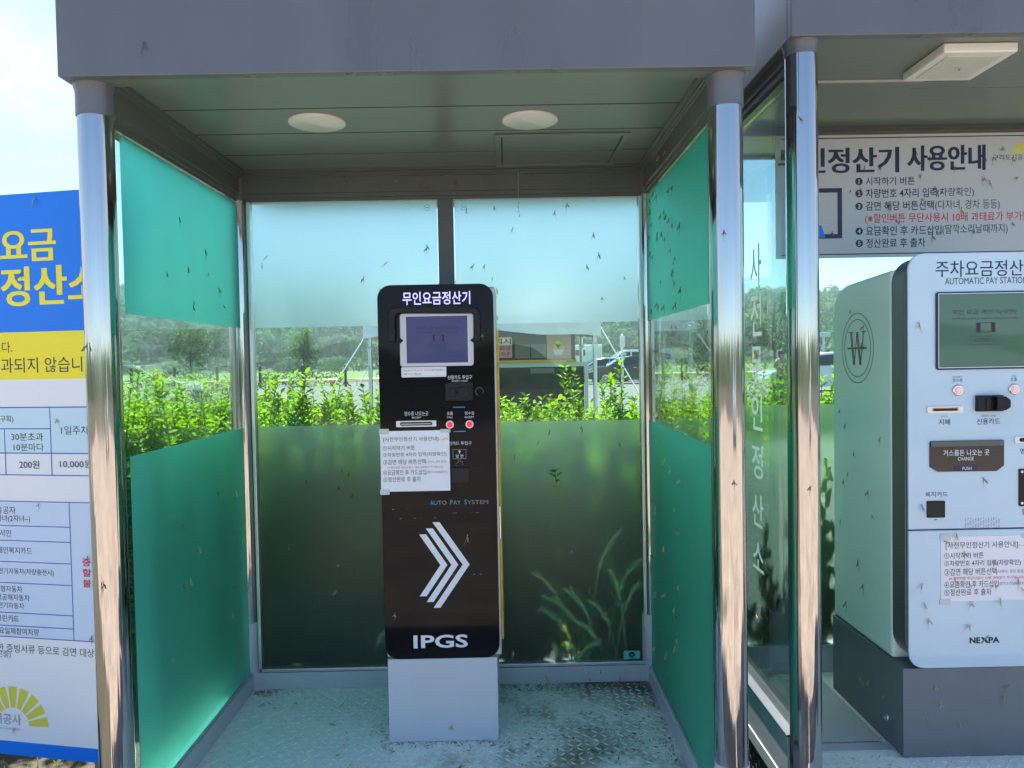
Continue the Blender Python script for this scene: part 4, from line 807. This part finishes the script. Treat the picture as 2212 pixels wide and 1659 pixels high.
# low hedge beyond the rails and bushes on the bank
lh = MB(); q = random.Random(3)
for i in range(9000):
    x = q.uniform(-40, 26); s = q.uniform(.10, .22)
    if noise.noise(Vector((x*.25, 3, 1))) < -.12: continue
    h = .95+.25*noise.noise(Vector((x*.8, 1, 0)))
    p = Vector((x, D(53)+q.uniform(-.7, .7), GZ+q.uniform(.05, 1)*h)); d = Vector((q.gauss(0, 1), q.gauss(0, 1), q.gauss(.2, 1)))
    leaf_add(lh, p, d, Vector((q.gauss(0, 1), q.gauss(-.4, 1), 1)), s, s*.35, 'tleaf')
tag(lh.build('low_hedge'), 'long low clipped hedge running behind the white hoop rails', 'hedge')
def crown_points(b, c, rx, ry, rz, n, s, q, mat, lobes=14, hollow=.45):
    ls = []
    for i in range(lobes):
        a = q.uniform(0, 6.28); z = q.uniform(-.85, .95); rr_ = math.sqrt(max(0, 1-z*z))*q.uniform(.45, .8)
        ls.append((Vector((rr_*cos(a), rr_*sin(a), z*.75)), q.uniform(.26, .46)))
    for i in range(n):
        l, lr = q.choice(ls); d = Vector((q.gauss(0, 1), q.gauss(0, 1), q.gauss(0, 1))).normalized()
        p = l+d*lr*(hollow+(1-hollow)*q.random()**.5)
        p = Vector((c[0]+p.x*rx, c[1]+p.y*ry, c[2]+p.z*rz)); sz = s*q.uniform(.6, 1.3)
        leaf_add(b, p, (d+Vector((q.gauss(0, .7), q.gauss(0, .7), q.gauss(-.2, .6)))), Vector((q.gauss(0, .6), q.gauss(0, .6), 1)), sz, sz*.36, mat)
    return ls
def tree(loc, h, rw, ch, label, seed, n=1100, s=.2):
    q = random.Random(seed); r = thing('tree', loc, label, 'tree'); x, y, z = loc; cz = z+h-ch/2
    b = MB(); tk = MB()
    ls = crown_points(b, (x, y, cz), rw, rw, ch*.55, n, s, q, 'tleaf')
    tk.tube([(x, y, z), (x+.04, y, z+(h-ch)*.6), (x-.03, y, cz-ch*.2), (x, y, cz+ch*.35)], [.035*h*.5, .028*h*.5, .02*h*.5, .01], 'bark', 8)
    for l, lr in ls[:8]: tk.tube([(x, y, cz-ch*.35), (x+l.x*rw*.5, y+l.y*rw*.5, cz+l.z*ch*.25-.1), (x+l.x*rw, y+l.y*rw, cz+l.z*ch*.5)], [.012*h*.5, .008*h*.5, .003*h], 'bark', 5)
    tk.build('trunk', r); b.build('crown', r)
tree((-13.1, D(52), GZ), 3.7, 1.0, 2.5, 'slim young tree behind the white rails, directly left of the black kiosk', 1)
tree((-20.6, D(52), GZ), 3.9, 1.5, 2.4, 'broad young tree behind the rails, seen through the left side pane', 2, 1500)
tree((10.6, D(40), GZ), 3.4, 1.0, 2.7, 'small leafy tree seen through the right side pane of the left booth', 3, 1300)
tree((13.4, D(38), GZ), 4.6, 1.7, 3.0, 'round leafy tree seen through the lettered glass of the right booth', 4, 1800)
# hills with woods
hz = lambda x, y: max(0, min(1, (y-150)/230))**.8*(31+7*noise.noise(Vector((x*.012, 0, 4)))-max(0, min(1, (x-10)/160))*15)
hv = []; hf = []; NX, NY = 70, 22
for j in range(NY):
    for i in range(NX):
        x = -420+840*i/(NX-1); yy = 145+330*j/(NY-1); hv.append((x, yy, GZ-.3+hz(x, yy)))
for j in range(NY-1):
    for i in range(NX-1): a = j*NX+i; hf.append((a, a+1, a+NX+1, a+NX))
struct(MB().add(hv, hf, P('hillside', (.045, .075, .025), .95, var=.4, scale=.05)).build('hills', smooth='all'))
tv = []; tf = []
for i in range(120):
    a = pi+pi*i/119*1.16-.25; rr_ = 38+4*noise.noise(Vector((i*.2, 0, 0))); hh = 2.0+1.4*noise.noise(Vector((i*.33, 2, 0)))+.6*noise.noise(Vector((i*1.3, 5, 0)))
    for k, (dr, z) in enumerate(((-2, GZ-.2), (0, hh*.7), (3, hh), (9, hh*.8), (12, GZ-.2))): tv.append(((rr_+dr)*cos(a), (rr_+dr)*sin(a), z))
for i in range(119):
    for k in range(4): a = i*5+k; tf.append((a, a+1, a+6, a+5))
struct(MB().add(tv, tf, P('wooded_bank', (.03, .05, .02), .95, var=.6, scale=.6)).build('hills', smooth='all'))  # unseen bank behind the camera, added as a dark treeline for reflections
fo = MB(); q = random.Random(21)
def crown(x, y, r):
    z0 = GZ+hz(x, y)
    for i in range(200):
        d = Vector((q.gauss(0, 1), q.gauss(-.6, .9), q.gauss(.25, .9))).normalized(); k = 1+.28*noise.noise(d*2.2+Vector((x, y, 0)))
        p = Vector((x, y, z0+r*.75))+Vector((d.x*r, d.y*r, d.z*r*.9))*k
        s = Vector((q.gauss(0, 1), q.gauss(0, 1), q.gauss(0, 1))).cross(d).normalized()*r*.145; t = d.cross(s)*.9+d*r*.06*q.gauss(0, 1)
        fo.v += [p-s, p-t, p+s, p+t]; k4 = len(fo.v)-4; fo.f.append((k4, k4+1, k4+2, k4+3)); fo.m.append(0)
fo.mi('fleaf')
for i in range(640):
    y = 152+230*q.random()**1.3; x = q.uniform(-.62, .52)*(y+3)
    if (-62 < x < -40 and 225 < y < 262): continue
    crown(x, y, q.uniform(2.4, 4.6)*(.75+y/500))
for i in range(60): crown(q.uniform(-110, 60), q.uniform(132, 150), q.uniform(.8, 1.7))
tag(fo.build('forest'), 'hazy wooded hillside across the river behind everything', 'forest', kind='stuff')
# buildings across the river
def warehouse():
    x, y, z = -50, 236, 3.2
    r = thing('warehouse', (x, y, z), 'long grey building with stepped roofs on the far hillside', 'building')
    MB().box(x-7, x+9, y, y+12, z-3, z+2.6, 'bwall').build('wall', r)
    for k in range(3): 
        o = MB().add([(x-7.3, y-.5+3*k, z+2.6+1.0*k), (x+9.3-k, y-.5+3*k, z+2.6+1.0*k), (x+9.3-k, y+3+3*k, z+3.7+1.0*k), (x-7.3, y+3+3*k, z+3.7+1.0*k), (x-7.3, y-.5+3*k, z+2.3+1.0*k), (x+9.3-k, y-.5+3*k, z+2.3+1.0*k)], [(0, 1, 2, 3), (4, 5, 1, 0)], 'roofg').build('roof', r)
    for k in range(7): MB().box(x-6+2.1*k, x-4.9+2.1*k, y-.05, y-.01, z+.6, z+1.7, 'win').build('window', r)
warehouse()
x, y, z = -86, 236, 2.0
r = thing('building', (x, y, z), 'teal building with a glazed upper floor at the foot of the hill, far left', 'building')
MB().box(x-9, x+7, y, y+10, z-2, z+5.6, 'bteal').build('wall', r); MB().box(x-9.5, x+7.5, y-.6, y+10.5, z+5.6, z+6.1, 'bwall').build('roof', r)
for k in range(6): MB().box(x-8+2.4*k, x-6.2+2.4*k, y-.06, y-.01, z+3.2, z+4.8, 'win').build('window', r)
for k, (x, h, w) in enumerate(((196, 21, 9), (208, 17, 7), (172, 13, 9))):
    y = 478; r = thing('apartment_tower', (x, y, GZ), ['pale blue apartment tower on the far right horizon, taller one', 'pale blue apartment tower on the far right horizon, narrow shorter one', 'low pale apartment block on the far right horizon'][k], 'building')
    MB().box(x, x+w, y, y+8, GZ, h, 'tower').build('wall', r); wb = MB()
    for j in range(int(h/3)):
        wb.box(x+.6, x+w-.6, y-.06, y-.01, 1+3*j, 2.3+3*j, 'win')
    wb.build('window_band', r)
# event tent with guy ropes
TX0, TX1, TY0, TY1 = -2.69, 2.2, D(17), D(20)
r = thing('event_tent', (0, D(18.5), GZ), 'white canopy tent on grey legs pitched over the dark food stall', 'tent')
for x in (TX0, TX1):
    for yy in (TY0, TY1): MB().tube([(x, yy, GZ), (x, yy, 2.0)], .045, 'alu', 8).tube([(x-.06, yy, 1.62), (x+.06, yy, 1.62)], .05, 'alu', 8).build('leg', r, smooth=True)
cn = MB(); nx = 16; e_ = .12
def vz(t): return 1.93+.05*cos(t*4*pi)-.20*t**6-.16*(1-t)**8
vs = []; fs = []
for i in range(nx+1):
    t = i/nx; x = TX0-e_+(TX1-TX0+2*e_)*t; vs += [(x, TY0-e_, 2.16), (x, TY0-e_-.012*sin(t*40), vz(t))]
for i in range(nx): fs.append((2*i, 2*i+2, 2*i+3, 2*i+1))
cn.add(vs, fs, 'canvas')
x0, x1, y0, y1 = TX0-e_, TX1+e_, TY0-e_, TY1+e_; xm = (x0+x1)/2
for a, b in ((x0, xm), (xm, x1)):
    c = ((a+b)/2, (y0+y1)/2, 3.0); cn.add([(a, y0, 2.16), (b, y0, 2.16), (b, y1, 2.16), (a, y1, 2.16), c], [(0, 1, 4), (1, 2, 4), (2, 3, 4), (3, 0, 4)], 'canvas')
for xx in (x0, x1): cn.add([(xx, y0, 2.16), (xx, y1, 2.16), (xx, y1, 1.86), (xx, y0, 1.78)], [(0, 1, 2, 3)], 'canvas')
cn.add([(x0, y1, 2.16), (x1, y1, 2.16), (x1, y1, 1.88), (x0, y1, 1.88)], [(0, 1, 2, 3)], 'canvas')
cn.build('canopy', r)
for nm, a, b in (('white guy rope running down to the left from the tent corner', (TX0, TY0, 2.02), (-3.9, D(15.8), GZ)), ('white guy rope running down to the right from the tent corner', (TX1+.1, TY0, 2.05), (3.35, D(15.8), GZ)), ('white guy rope from the left tent leg to the ground in front', (TX0, TY0, 1.3), (-3.35, D(16.3), GZ))):
    tag(MB().tube([a, b], .014, 'wrope', 6).build('guy_rope'), nm, 'rope')
# food stall
X = lambda u, d: .234+(u-1090)*d/1686
d0 = 18.4; y0 = D(d0)
r = thing('food_stall', (.4, y0+.9, GZ), 'dark food stall with posters above a wide dark window under the tent', 'food stall')
MB().box(-1.6, 1.90, y0, y0+1.7, 1.30, 1.95, 'truck').build('upper_panel', r, .01)
b = MB().box(-1.6, 1.92, y0-.10, y0+.02, 1.235, 1.298, 'rope'); b.build('counter_ledge', r, .005)
MB().box(-1.6, 2.10, y0+.03, y0+1.7, GZ+.12, 1.234, 'vinyl').build('lower_body', r)
fr = MB(); fr.box(-1.6, 2.19, y0-.02, y0+.029, 1.13, 1.234, 'mint'); fr.box(2.11, 2.19, y0-.02, y0+.029, GZ+.1, 1.129, 'mint'); fr.box(-1.6, 2.11, y0-.02, y0+.029, GZ+.1, GZ+.2, 'mint'); fr.build('window_frame', r)
sg = MB().box(-.25, .41, y0-.02, y0-.001, 1.36, 1.84, 'signw'); ys = y0-.022
sg.text('구리시', -.22, 1.68, 1.82, ys, 'navy', .39, .03); sg.rect(-.25, .41, 1.36, 1.66, ys+.0005, 'pink'); sg.text('청년 희망', -.22, 1.53, 1.64, ys-.001, 'red_ink', .39, .03); sg.text('푸드트럭존', -.22, 1.385, 1.50, ys-.001, 'red_ink', .39, .03); sg.build('sign_panel', r)
for a, c in ((.475, .83), (.86, 1.21)): MB().prism(rr(a, c, 1.34, 1.67, .02), y0-.02, y0-.001, 'panelg').build('blank_panel', r)
pk = MB().box(1.23, 1.80, y0-.02, y0-.001, 1.31, 1.90, 'pink'); pk.prism([(1.42, 1.40), (1.58, 1.40), (1.63, 1.55), (1.37, 1.55)], y0-.024, y0-.0205, 'signc')
for cx, cz, rr_ in ((1.45, 1.59, .07), (1.55, 1.59, .07), (1.50, 1.67, .07)): pk.disc(cx, cz, rr_, y0-.025, 'olive', 20)
pk.build('poster', r)
MB().box(.83, 1.40, y0+.018, y0+.0285, .98, 1.10, 'panelg').build('paper_sheet', r)
for x in (-1.2, 1.5): MB().tube([(x, y0+.35, GZ+.28), (x, y0+.55, GZ+.28)], .28, 'tyre', 20).build('wheel', r, smooth=True)
# vehicles
def car(name, label, cat, x, y, L_, H_, paint, van=False, w=1.84):
    """side on, nose towards -x; (x,y) is the nose corner nearest the camera"""
    r = thing(name, (x+L_/2, y+w/2, GZ), label, cat); k = L_/4.7
    T = Matrix.Translation((x, y, GZ)); f = lambda p: [(a*k, b*H_/1.62) for a, b in p]
    low = f([(0.05, .30), (0.0, .55), (.06, .78), (.35, .92), (1.35, 1.04), (4.35, 1.06), (4.62, .95), (4.70, .62), (4.62, .30), (4.20, .24), (.5, .24)])
    if van: low = f([(0.04, .30), (0.0, .62), (.08, .82), (.55, 1.0), (.75, 1.06), (4.64, 1.06), (4.70, .62), (4.64, .28), (.4, .24)])
    b = MB(T); b.prism(low, 0, w, paint)
    gb_ = f([(1.15, 1.03), (1.95, 1.54), (2.4, 1.61), (3.6, 1.60), (4.2, 1.44), (4.52, 1.05)]) if not van else f([(.62, 1.05), (1.25, 1.52), (1.6, 1.62), (4.3, 1.62), (4.55, 1.52), (4.66, 1.06)])
    n = len(gb_); ins = [.02+(.16 if z > H_*.8 else 0) for a, z in gb_]
    vs = [(a, ins[i], z) for i, (a, z) in enumerate(gb_)]+[(a, w-ins[i], z) for i, (a, z) in enumerate(gb_)]
    b.add(vs, [tuple(range(n)), tuple(range(2*n-1, n-1, -1))]+[(i, i+n, (i+1) % n+n, (i+1) % n) for i in range(n)], paint)
    o = b.build('body', r, .035, seg=3)
    def side(pts):
        vs = []
        for a, z in pts:
            t = (z-1.05)/.5; vs.append((a*k, .02+.16*max(0, min(1, t))-.008, z*H_/1.62))
        MB(T).add(vs, [tuple(range(len(vs)))], 'win').build('side_window', r)
    if not van:
        side([(1.42, 1.08), (2.05, 1.47), (2.75, 1.53), (2.75, 1.08)]); side([(2.83, 1.08), (2.83, 1.53), (3.55, 1.51), (3.85, 1.08)]); side([(3.93, 1.08), (3.66, 1.49), (4.02, 1.40), (4.30, 1.12)])
        ws = [(1.22*k, .10, 1.085*H_/1.62), (1.93*k, .24, 1.545*H_/1.62), (1.93*k, w-.24, 1.545*H_/1.62), (1.22*k, w-.10, 1.085*H_/1.62)]
    else:
        side([(.85, 1.08), (1.35, 1.47), (1.85, 1.50), (1.85, 1.08)]); side([(1.95, 1.08), (1.95, 1.50), (3.1, 1.50), (3.1, 1.08)]); side([(3.2, 1.08), (3.2, 1.50), (4.35, 1.50), (4.45, 1.08)])
        ws = [(.68*k, .10, 1.11*H_/1.62), (1.22*k, .24, 1.52*H_/1.62), (1.22*k, w-.24, 1.52*H_/1.62), (.68*k, w-.10, 1.11*H_/1.62)]
    MB(T).add([(a-.02, b_, c+.012) for a, b_, c in ws], [(0, 1, 2, 3)], 'win').build('windscreen', r)
    for cx in (.95*k, 3.75*k):
        for cy, s in ((-.012, 1), (w-.20, -1)):
            wl = MB(T).tube([(cx, cy, .33), (cx, cy+.02, .33), (cx, cy+.20, .33), (cx, cy+.212, .33)], [.30, .335, .335, .30], 'tyre', 26).build('wheel', r, smooth=True)
            rm = MB(T).tube([(cx, cy-.006, .33), (cx, cy-.002, .33)], .22, 'alu', 24)
            for q_ in range(9):
                a = q_*2*pi/9; rm.add([(cx+.06*cos(a-.3), cy-.010, .33+.06*sin(a-.3)), (cx+.20*cos(a-.16), cy-.010, .33+.20*sin(a-.16)), (cx+.20*cos(a+.16), cy-.010, .33+.20*sin(a+.16)), (cx+.06*cos(a+.3), cy-.010, .33+.06*sin(a+.3))], [(0, 1, 2, 3)], 'tyre')
            rm.build('rim', wl)
    MB(T).add([(.03, -.006, .66), (.30, -.008, .74), (.45, -.008, .84), (.10, -.006, .78)], [(0, 1, 2, 3)], 'lamp').build('headlight', r)
    MB(T).box(1.55*k, 1.75*k, -.16, -.02, 1.02*H_/1.62, 1.14*H_/1.62, paint).build('mirror', r, .02)
    hb = MB(T)
    for hx in (2.5, 3.55): hb.box(hx*k, (hx+.2)*k, -.03, -.001, .93*H_/1.62, .955*H_/1.62, 'alu')
    hb.build('door_handle', r)
    return r
car('parked_car', 'dark parked car with spoked wheels beyond the hedge right of the food stall', 'car', 4.93, D(44), 4.8, 1.60, 'carblk')
car('parked_car', 'silver parked car half hidden behind the dark car and the tent leg', 'car', 4.1, D(48.5), 4.5, 1.52, 'carsil')
car('parked_van', 'white van parked behind the dark car, only its roof showing', 'van', 6.75, D(52.5), 5.0, 2.02, 'carwht', True)
car('parked_car', 'white parked car seen through the lettered glass of the right booth', 'car', 10.4, D(30), 4.5, 1.55, 'carwht')
car('parked_car', 'silver car behind the photographer, seen only as a reflection in the wide pay machine', 'car', 4.2, -12.0, 4.6, 1.55, 'carsil')
# camper
x0, y0 = 6.5, D(80)
r = thing('camper', (x0+1.9, y0+1.1, GZ), 'white camper with a dark window and striped side behind the tent leg', 'camper')
MB().prismx([(y0, .45), (y0+2.2, .45), (y0+2.2, 2.77), (y0, 2.77)], x0, x0+3.75, 'carwht').build('body', r, .08, seg=3)
MB().prism(rr(x0+1.0, x0+2.0, 1.65, 2.25, .1), y0-.02, y0-.002, 'win').build('window', r); MB().prism(rr(x0+2.5, x0+3.1, 1.0, 2.3, .1), y0-.02, y0-.002, 'carwht').build('door', r)
b = MB()
for k in range(3): b.poly([(x0+1.9+.2*k, .70+.14*k), (x0+3.7, 1.16+.15*k), (x0+3.7, 1.24+.15*k), (x0+1.8+.2*k, .74+.14*k)], y0-.004, 'navy')
b.build('stripe', r)
MB().box(x0-1.5, x0-.02, y0+.1, y0+2.1, .2, 1.6, 'carwht').build('cab', r, .12, seg=3); MB().box(x0+2.6, x0+3.3, y0+.6, y0+1.4, 2.775, 2.95, 'kdark').build('roof_vent', r, .03)
for cx in (x0-.8, x0+2.7): MB().tube([(cx, y0, GZ+.36), (cx, y0+.22, GZ+.36)], .36, 'tyre', 20).build('wheel', r, smooth=True)
# camera pole
r = thing('camera_pole', (4.75, D(30), GZ), 'slim white pole carrying a camera box among the parked cars', 'pole')
MB().tube([(4.75, D(30), GZ), (4.75, D(30), 2.25)], [.055, .045], 'wpaint', 10).build('shaft', r, smooth=True); MB().box(4.66, 4.84, D(30)-.16, D(30)-.06, 1.72, 2.16, 'wpaint').build('control_box', r, .01); MB().box(4.62, 4.88, D(30)-.2, D(30)-.06, 1.42, 1.50, 'wpaint').build('camera', r, .01)
# open shelter
r = thing('shelter', (13.5, D(46), GZ), 'pale flat roofed shelter beyond the hedge, seen through the lettered glass', 'shelter')
MB().box(13.6, 19.5, D(46), D(49), 2.35, 2.62, 'mint').build('roof', r, .02)
for x in (13.9, 16.5, 19.2):
    for yy in (D(46.3), D(48.7)): MB().tube([(x, yy, GZ), (x, yy, 2.349)], .07, 'wpaint', 8).build('post', r, smooth=True)

# ------------------------------------------------------------------ person standing beyond the hedge
def person(x, y, z):
    r = thing('person', (x, y, z), 'person in dark sunglasses, tan top and dark jeans standing beyond the hedge', 'person')
    V = []; E_ = []; RD = []
    def chain(pts, rs, start=None):
        prev = start
        for p, q_ in zip(pts, rs):
            V.append(p); RD.append(q_); i = len(V)-1
            if prev is not None: E_.append((prev, i))
            prev = i
        return prev
    pel = chain([(0, 0, .86)], [(.14, .11)])
    ch = chain([(0, .0, 1.0), (0, .01, 1.14), (0, .02, 1.26), (0, .01, 1.34)], [(.125, .095), (.135, .10), (.13, .095), (.07, .06)], pel)
    chain([(0, .0, 1.385), (0, -.01, 1.44), (0, -.015, 1.50), (0, -.012, 1.555)], [(.05, .05), (.062, .070), (.070, .085), (.058, .068)], ch)
    for s in (-1, 1):
        w = chain([(s*.14, .015, 1.305), (s*.185, .02, 1.20), (s*.20, -.02, 1.05), (s*.13, -.16, 1.10), (s*.06, -.22, 1.16)], [(.05, .05), (.045, .045), (.038, .038), (.030, .030), (.024, .020)], ch)
        pm = chain([(s*.035, -.235, 1.20)], [(.028, .016)], w)
        for k in range(4): chain([(s*(.045-.016*k), -.25, 1.235+.004*(k % 2)), (s*(.040-.016*k), -.262, 1.262+.006*(k in (1, 2)))], [(.008, .008), (.007, .007)], pm)
        chain([(s*.07, -.25, 1.195), (s*.072, -.265, 1.222)], [(.010, .010), (.008, .008)], w)
        chain([(s*.085, .0, .78), (s*.10, .0, .46), (s*.10, .02, .08), (s*.105, -.07, .03), (s*.11, -.14, .025)], [(.088, .09), (.06, .062), (.042, .042), (.04, .03), (.035, .025)], pel)
    me = bpy.data.meshes.new('body'); me.from_pydata(V, E_, []); me.materials.append(M['skin'])
    o = bpy.data.objects.new('body', me); COL.objects.link(o); o.parent = r; WM[o] = WM[r]
    sk = o.modifiers.new('skin', 'SKIN'); sk.use_smooth_shade = True
    for i, q_ in enumerate(RD): me.skin_vertices[0].data[i].radius = q_; me.skin_vertices[0].data[i].use_root = (i == 0)
    o.modifiers.new('sub', 'SUBSURF').levels = 2; o.modifiers['sub'].render_levels = 2
    T = Matrix.Translation((x, y, z))
    t = MB(T)
    def loft(rows, mat, n=20):
        vs = []
        for cx, cy, cz, a, b_ in rows:
            for i in range(n): vs.append((cx+a*cos(2*pi*i/n), cy+b_*sin(2*pi*i/n), cz))
        t.add(vs, [(k*n+i, k*n+(i+1) % n, (k+1)*n+(i+1) % n, (k+1)*n+i) for k in range(len(rows)-1) for i in range(n)], mat)
    loft([(0, 0, .84, .172, .135), (0, 0, .98, .150, .118), (0, .01, 1.14, .162, .124), (0, .02, 1.27, .160, .118), (0, .012, 1.335, .11, .085), (0, .008, 1.352, .07, .068)], 'top')
    for s in (-1, 1): t.tube([(s*.12, .015, 1.31), (s*.175, .02, 1.22), (s*.198, -.01, 1.10)], [.066, .062, .058], 'top', 12)
    t.build('top', r, smooth='all'); t = MB(T)
    loft([(0, 0, .70, .165, .125), (0, 0, .80, .176, .138), (0, 0, .90, .160, .125)], 'jean')
    for s in (-1, 1): t.tube([(s*.085, 0, .80), (s*.10, 0, .46), (s*.10, .02, .10)], [.102, .074, .062], 'jean', 14)
    t.build('jeans', r, smooth='all'); t = MB(T)
    for s in (-1, 1): t.tube([(s*.10, .04, .035), (s*.105, -.07, .045), (s*.11, -.17, .03)], [.045, .05, .038], 'shoe', 12)
    t.build('shoes', r, smooth='all'); t = MB(T)
    loft([(0, .03, 1.36, .075, .05), (0, .035, 1.42, .088, .068), (0, .022, 1.50, .094, .088), (0, .008, 1.565, .088, .092), (0, -.002, 1.605, .06, .07), (0, 0, 1.62, .01, .01)], 'hair')
    t.build('hair', r, smooth='all'); t = MB(T)
    for s in (-1, 1): t.prism(rr(s*.035-.028, s*.035+.028, 1.487, 1.527, .015), -.122, -.108, 'win')
    t.box(-.09, .09, -.112, -.10, 1.515, 1.522, 'kdark'); t.build('sunglasses', r)
    t = MB(T); t.add([(-.012, -.098, 1.475), (.012, -.098, 1.475), (0, -.122, 1.478), (0, -.102, 1.512)], [(0, 1, 2), (0, 2, 3), (2, 1, 3)], 'skin'); t.add([(-.022, -.1005, 1.452), (.022, -.1005, 1.452), (0, -.105, 1.447), (0, -.105, 1.456)], [(0, 2, 1, 3)], 'red_ink'); t.build('face', r)
person(8.95, D(24.5), GZ)
print('objects', len(bpy.data.objects))

# ------------------------------------------------------------------ air
hm = bpy.data.materials.new('haze'); hm.use_nodes = True; t_ = hm.node_tree; t_.nodes.clear()
ho_ = t_.nodes.new('ShaderNodeOutputMaterial'); pv = t_.nodes.new('ShaderNodeVolumePrincipled'); pv.inputs['Density'].default_value = .0008; pv.inputs['Color'].default_value = (.86, .93, 1, 1); pv.inputs['Anisotropy'].default_value = .2
t_.links.new(pv.outputs[0], ho_.inputs['Volume'])
M['haze'] = hm
hz_ = MB().box(-650, 650, -90, 650, GZ-1.2, 62, 'haze').build('haze'); hz_['kind'] = 'stuff'; hz_['label'] = 'thin pale haze hanging over the lot and the far hills'
